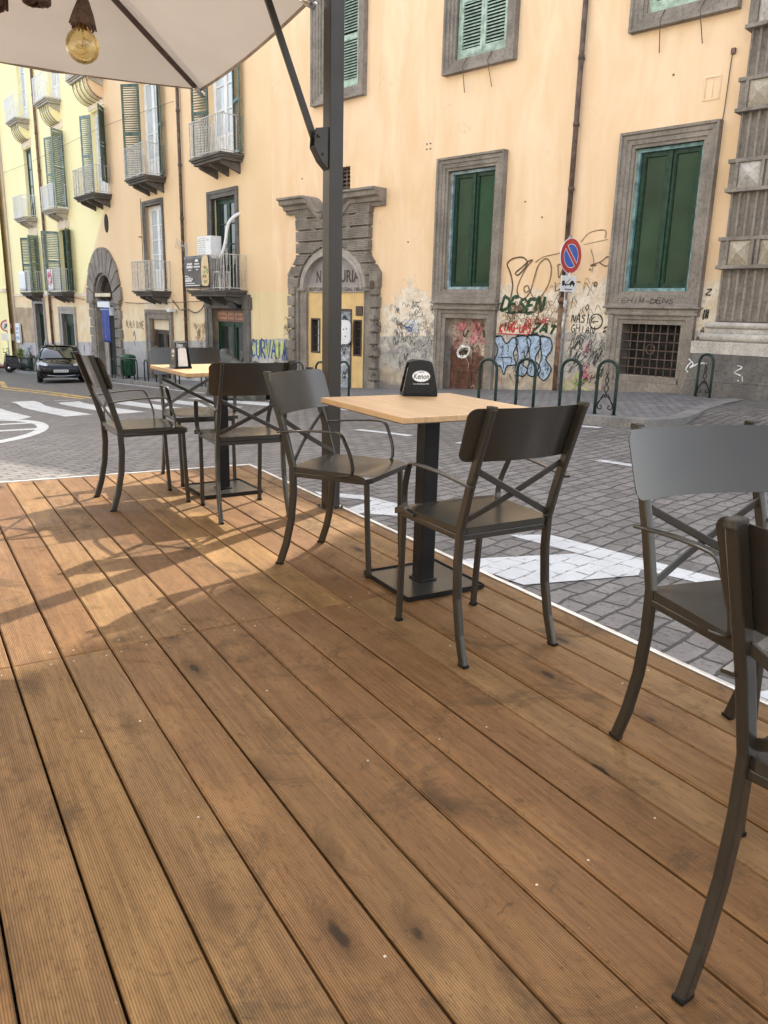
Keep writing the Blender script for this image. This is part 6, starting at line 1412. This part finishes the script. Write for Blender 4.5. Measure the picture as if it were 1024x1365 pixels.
s2 = make_scooter('dark grey scooter among those by the far green bin', (.05, .05, .055)); s2.location = put(35.0, .50); s2.rotation_euler = (0, 0, street_rot(30)+R(80))
pl_ = thing('potted_shrub', W(35.6, .34, base(35.6)), 0, 'yellow green potted shrub against the far corner of the apartment building', 'plant')
m = MB(); m.lathe([(0, 0), (.16, 0), (.21, .32), (.19, .33), (0, .30)], 14); m.build('pot', M_SIGNB, pl_)
m = MB(); rr = random.Random(2)
for i in range(420):
    a, b_, r_ = rr.uniform(0, 6.28), rr.uniform(-.2, 1.5), rr.uniform(.05, .34); c_ = Vector((r_*math.cos(a)*math.cos(b_), r_*math.sin(a)*math.cos(b_), .62+1.5*r_*math.sin(b_))); d_ = Vector((rr.uniform(-1, 1), rr.uniform(-1, 1), rr.uniform(-.4, 1))).normalized()*.07; e_ = d_.cross(Vector((rr.uniform(-1, 1), rr.uniform(-1, 1), 1))).normalized()*.022
    m.add([c_-d_, c_+e_, c_+d_, c_-e_], [(0, 1, 2, 3)])
m.build('foliage', simple('yellow_green_leaves', (.20, .26, .05), .6, 0, .5, 20), pl_, fix=False)
m = MB()
for i in range(5): m.tube([(.02*i-.04, 0, .3), (.05*i-.1, .03*i-.06, .9)], .010, 5)
m.build('stem', M_PIPE2, pl_)
bd_ = thing('white_shop_board', W(36.6, .06, base(36.6)+1.35), street_rot(30), 'white shop board fixed to the end of the apartment building by the no-turn sign', 'sign')
m = MB(); m.prism(rrect(.75, 1.0, .12, 4), lambda a_, b_, t: Vector((a_, t, .5+b_)), -.10, 0); f_ = m.build('board', M_SWH, bd_, .01)
m = MB(); m.box(-.3, .3, -.104, -.101, .18, .34); m.box(-.25, .25, -.104, -.101, .5, .56); m.box(-.22, .22, -.104, -.101, .66, .80); m.build('faded_print', M_SPLB, f_)
# ------------------------------------------------------------------ things hung on or standing on the balconies
def Bat(s, o, z): p = CORN+UB*s+NB*o; return Vector((p.x, p.y, z))
RB = math.atan2(-UB.y, -UB.x)
ac = thing('air_conditioner', Bat(2.72, .45, 1.60), RB, 'white air-conditioning unit raised above the brown banner on the balcony', 'air conditioner')
m = MB(); m.box(-.42, .42, -.17, .17, .84, 1.44); cb = m.build('casing', M_WHITEM, ac, .02)
m = MB(); 
for k in range(9): z = .89+.06*k; m.box(-.37, .10, -.176, -.171, z, z+.028)
m.box(.20, .34, -.174, -.171, 1.30, 1.36); m.build('front_grille', M_RAIL, cb)
m = MB()
for x in (-.36, .36):
    for y in (-.15, .15): m.box(x-.018, x+.018, y-.018, y+.018, .0, .838)
m.build('stand', M_RAIL, ac)
m = MB(); m.tube(smooth_path([(.42, .05, .90), (.60, .06, .92), (.74, .12, 1.25), (.80, .2, 1.75), (.95, .42, 2.0), (1.0, .6, 2.02)], 6), .045, 8); m.build('duct_hose', M_WHITEM, ac)
bn = thing('balcony_banner', Bat(2.72, .758, 1.66), RB, 'dark brown advertising banner with a sandwich picture tied to the balcony railing', 'banner')
m = MB(); m.grid(lambda a_, b_: (-1.02+1.64*a_, -.012*math.sin(a_*9)*math.sin(b_*3)-.004, .86*b_), 30, 10); bs = m.build('sheet', simple('dark_brown_vinyl', (.055, .040, .032), .45, 0, .15, 3), bn)
so_ = bs.modifiers.new('thickness', 'SOLIDIFY'); so_.thickness = .004
m = MB(); f = lambda x, z, o=-.022: Vector((x, o, z))
def blockrow(x0, x1, z, h, gap=.012):
    x = x0
    while x < x1-.01:
        w = min(rnd.uniform(.025, .055), x1-x); m.quad(f(x, z), f(x+w, z), f(x+w, z+h), f(x, z+h)); x += w+gap
for z, h, a_, b_ in ((.62, .05, -.78, -.45), (.53, .07, -.82, -.42), (.46, .03, -.72, -.5), (.62, .04, -.30, .02), (.54, .045, -.34, .06), (.47, .03, -.2, -.06), (.30, .03, -.94, -.72), (.24, .02, -.94, -.6), (.16, .05, -.94, -.5), (.10, .03, -.9, -.3), (.04, .03, -.94, .02)): blockrow(a_, b_, z, h)
for i in range(7): m.quad(f(-.90+.07*i, .20), f(-.86+.07*i, .20), f(-.86+.07*i, .24+.08*rnd.random()), f(-.90+.07*i, .24+.05*rnd.random()))
m.add([f(-.15+.12*math.cos(R(20*i)), .70+.07*math.sin(R(20*i))) for i in range(10)], [tuple(range(10))]); m.build('banner_print', M_SWH, bs, fix=False)
m = MB(); pts = [(.14, .10), (.20, .05), (.55, .06), (.60, .30), (.57, .70), (.50, .84), (.30, .86), (.16, .70), (.12, .40)]
q = smooth_path([(a_, b_, 0) for a_, b_ in pts+pts[:1]], 4)[:-1]; m.add([f(v_.x, v_.y) for v_ in q], [tuple(range(len(q)))], 0)
rr = random.Random(8)
for i in range(34):
    cx_, cz_ = rr.uniform(.2, .54), rr.uniform(.14, .55); r_ = rr.uniform(.025, .06); m.add([f(cx_+r_*math.cos(R(40*k))*rr.uniform(.7, 1.2), cz_+r_*.7*math.sin(R(40*k))*rr.uniform(.7, 1.2), -.0235-.0003*i) for k in range(9)], [tuple(range(9))], rr.choice((1, 1, 2, 3, 3)))
m.build('sandwich_picture', [simple('bread_beige', (.62, .48, .26), .5, 0, .2, 20), simple('lettuce_green', (.25, .33, .09), .5), simple('tomato_red', (.42, .07, .06), .5), simple('cheese_cream', (.68, .58, .30), .5)], bs, fix=False)
an = thing('tv_antenna', Bat(3.85, .62, 1.6), RB, 'thin television aerial on a short mast beside the brown banner', 'antenna')
m = MB(); m.tube([(0, 0, 0), (0, 0, 1.30)], .018, 6); m.build('mast', M_RAILD, an)
m = MB(); m.tube([(-.75, 0, 1.36), (.06, 0, 1.18)], .011, 5)
for i in range(7): x = -.72+.11*i; m.tube([(x, -.02, 1.345-.024*i-.14), (x, .02, 1.345-.024*i+.14)], .006, 4)
m.build('boom', M_RAILD, an)
ds = thing('satellite_dish', Bat(1.62, .52, 1.6), RB, 'small black dish standing inside the banner balcony railing', 'satellite dish')
m = MB(); m.lathe([(.0, 0), (.10, .015), (.17, .045), (.172, .050), (.10, .022), (0, .008)], 24); q = m.build('dish', M_BLACK, ds); q.matrix_basis = Matrix.Translation((0, -.05, .46)) @ Matrix.Rotation(R(80), 4, 'X')
m = MB(); m.tube([(0, 0, 0), (0, 0, .46)], .015, 6); m.tube([(0, -.05, .40), (0, -.26, .45)], .008, 5); m.build('stand', M_RAILD, ds)
tb = thing('balcony_table', Bat(2.05, .45, 1.6), RB, 'small white table on the balcony beside the banner', 'table')
m = MB(); m.box(-.24, .24, -.17, .17, .46, .49); m.build('top', M_WHITEM, tb, .004)
for x in (-.2, .2):
    for y in (-.14, .14): m = MB(); m.box(x-.015, x+.015, y-.015, y+.015, 0, .459); m.build('leg', M_WHITEM, tb)
fl = thing('blue_banner', Bat(12.28, .20, 1.02), RB, 'blue vertical banner with a white header hanging in the stone doorway', 'banner')
m = MB(); m.grid(lambda a_, b_: (-.42+.95*a_, -.05*a_+.015*math.sin(a_*8), -1.30*b_+.18*a_*b_*0), 14, 10); sh = m.build('cloth', simple('royal_blue_cloth', (.035, .055, .26), .7, 0, .15, 3), fl); sm = sh.modifiers.new('thickness', 'SOLIDIFY'); sm.thickness = .006
m = MB(); m.box(-.75, .55, -.03, .01, .0, .20); m.build('white_header', M_WHITEM, fl, .004)
m = MB(); m.box(-.40, .52, -.058, -.054, -.10, -.06); m.box(.05, .10, -.06, -.055, -1.1, -1.05); m.tube([(-.8, 0, .22), (.6, 0, .22)], .015, 6); m.build('stripe', M_SPLB, sh)
pk = thing('balcony_cloth', Bat(17.45, .645, 1.66), RB, 'white and pink printed cloth hung on the balcony railing above the black car', 'cloth')
m = MB(); m.grid(lambda a_, b_: (-.32+.64*a_, -.02-.012*math.sin(a_*12), .84*b_), 16, 6); ck_ = m.build('sheet', M_SWH, pk); q_ = ck_.modifiers.new('thickness', 'SOLIDIFY'); q_.thickness = .005
m = MB(); rr = random.Random(6)
for i in range(26): a_, b_ = rr.uniform(-.25, .25), rr.uniform(.08, .76); m.tube(smooth_path([(a_, -.04, b_), (a_+.06, -.04, b_+.05), (a_+.02, -.04, b_+.1)], 3), .014, 4)
m.build('printed_pattern', M_SPP, ck_)
wb = thing('balcony_sheet', Bat(21.95, .645, 1.66), RB, 'plain white sheet hung on the furthest low balcony railing', 'cloth')
m = MB(); m.grid(lambda a_, b_: (-.55+1.1*a_, -.02-.014*math.sin(a_*15), .86*b_), 20, 6); ck_ = m.build('sheet', M_SWH, wb); q_ = ck_.modifiers.new('thickness', 'SOLIDIFY'); q_.thickness = .005
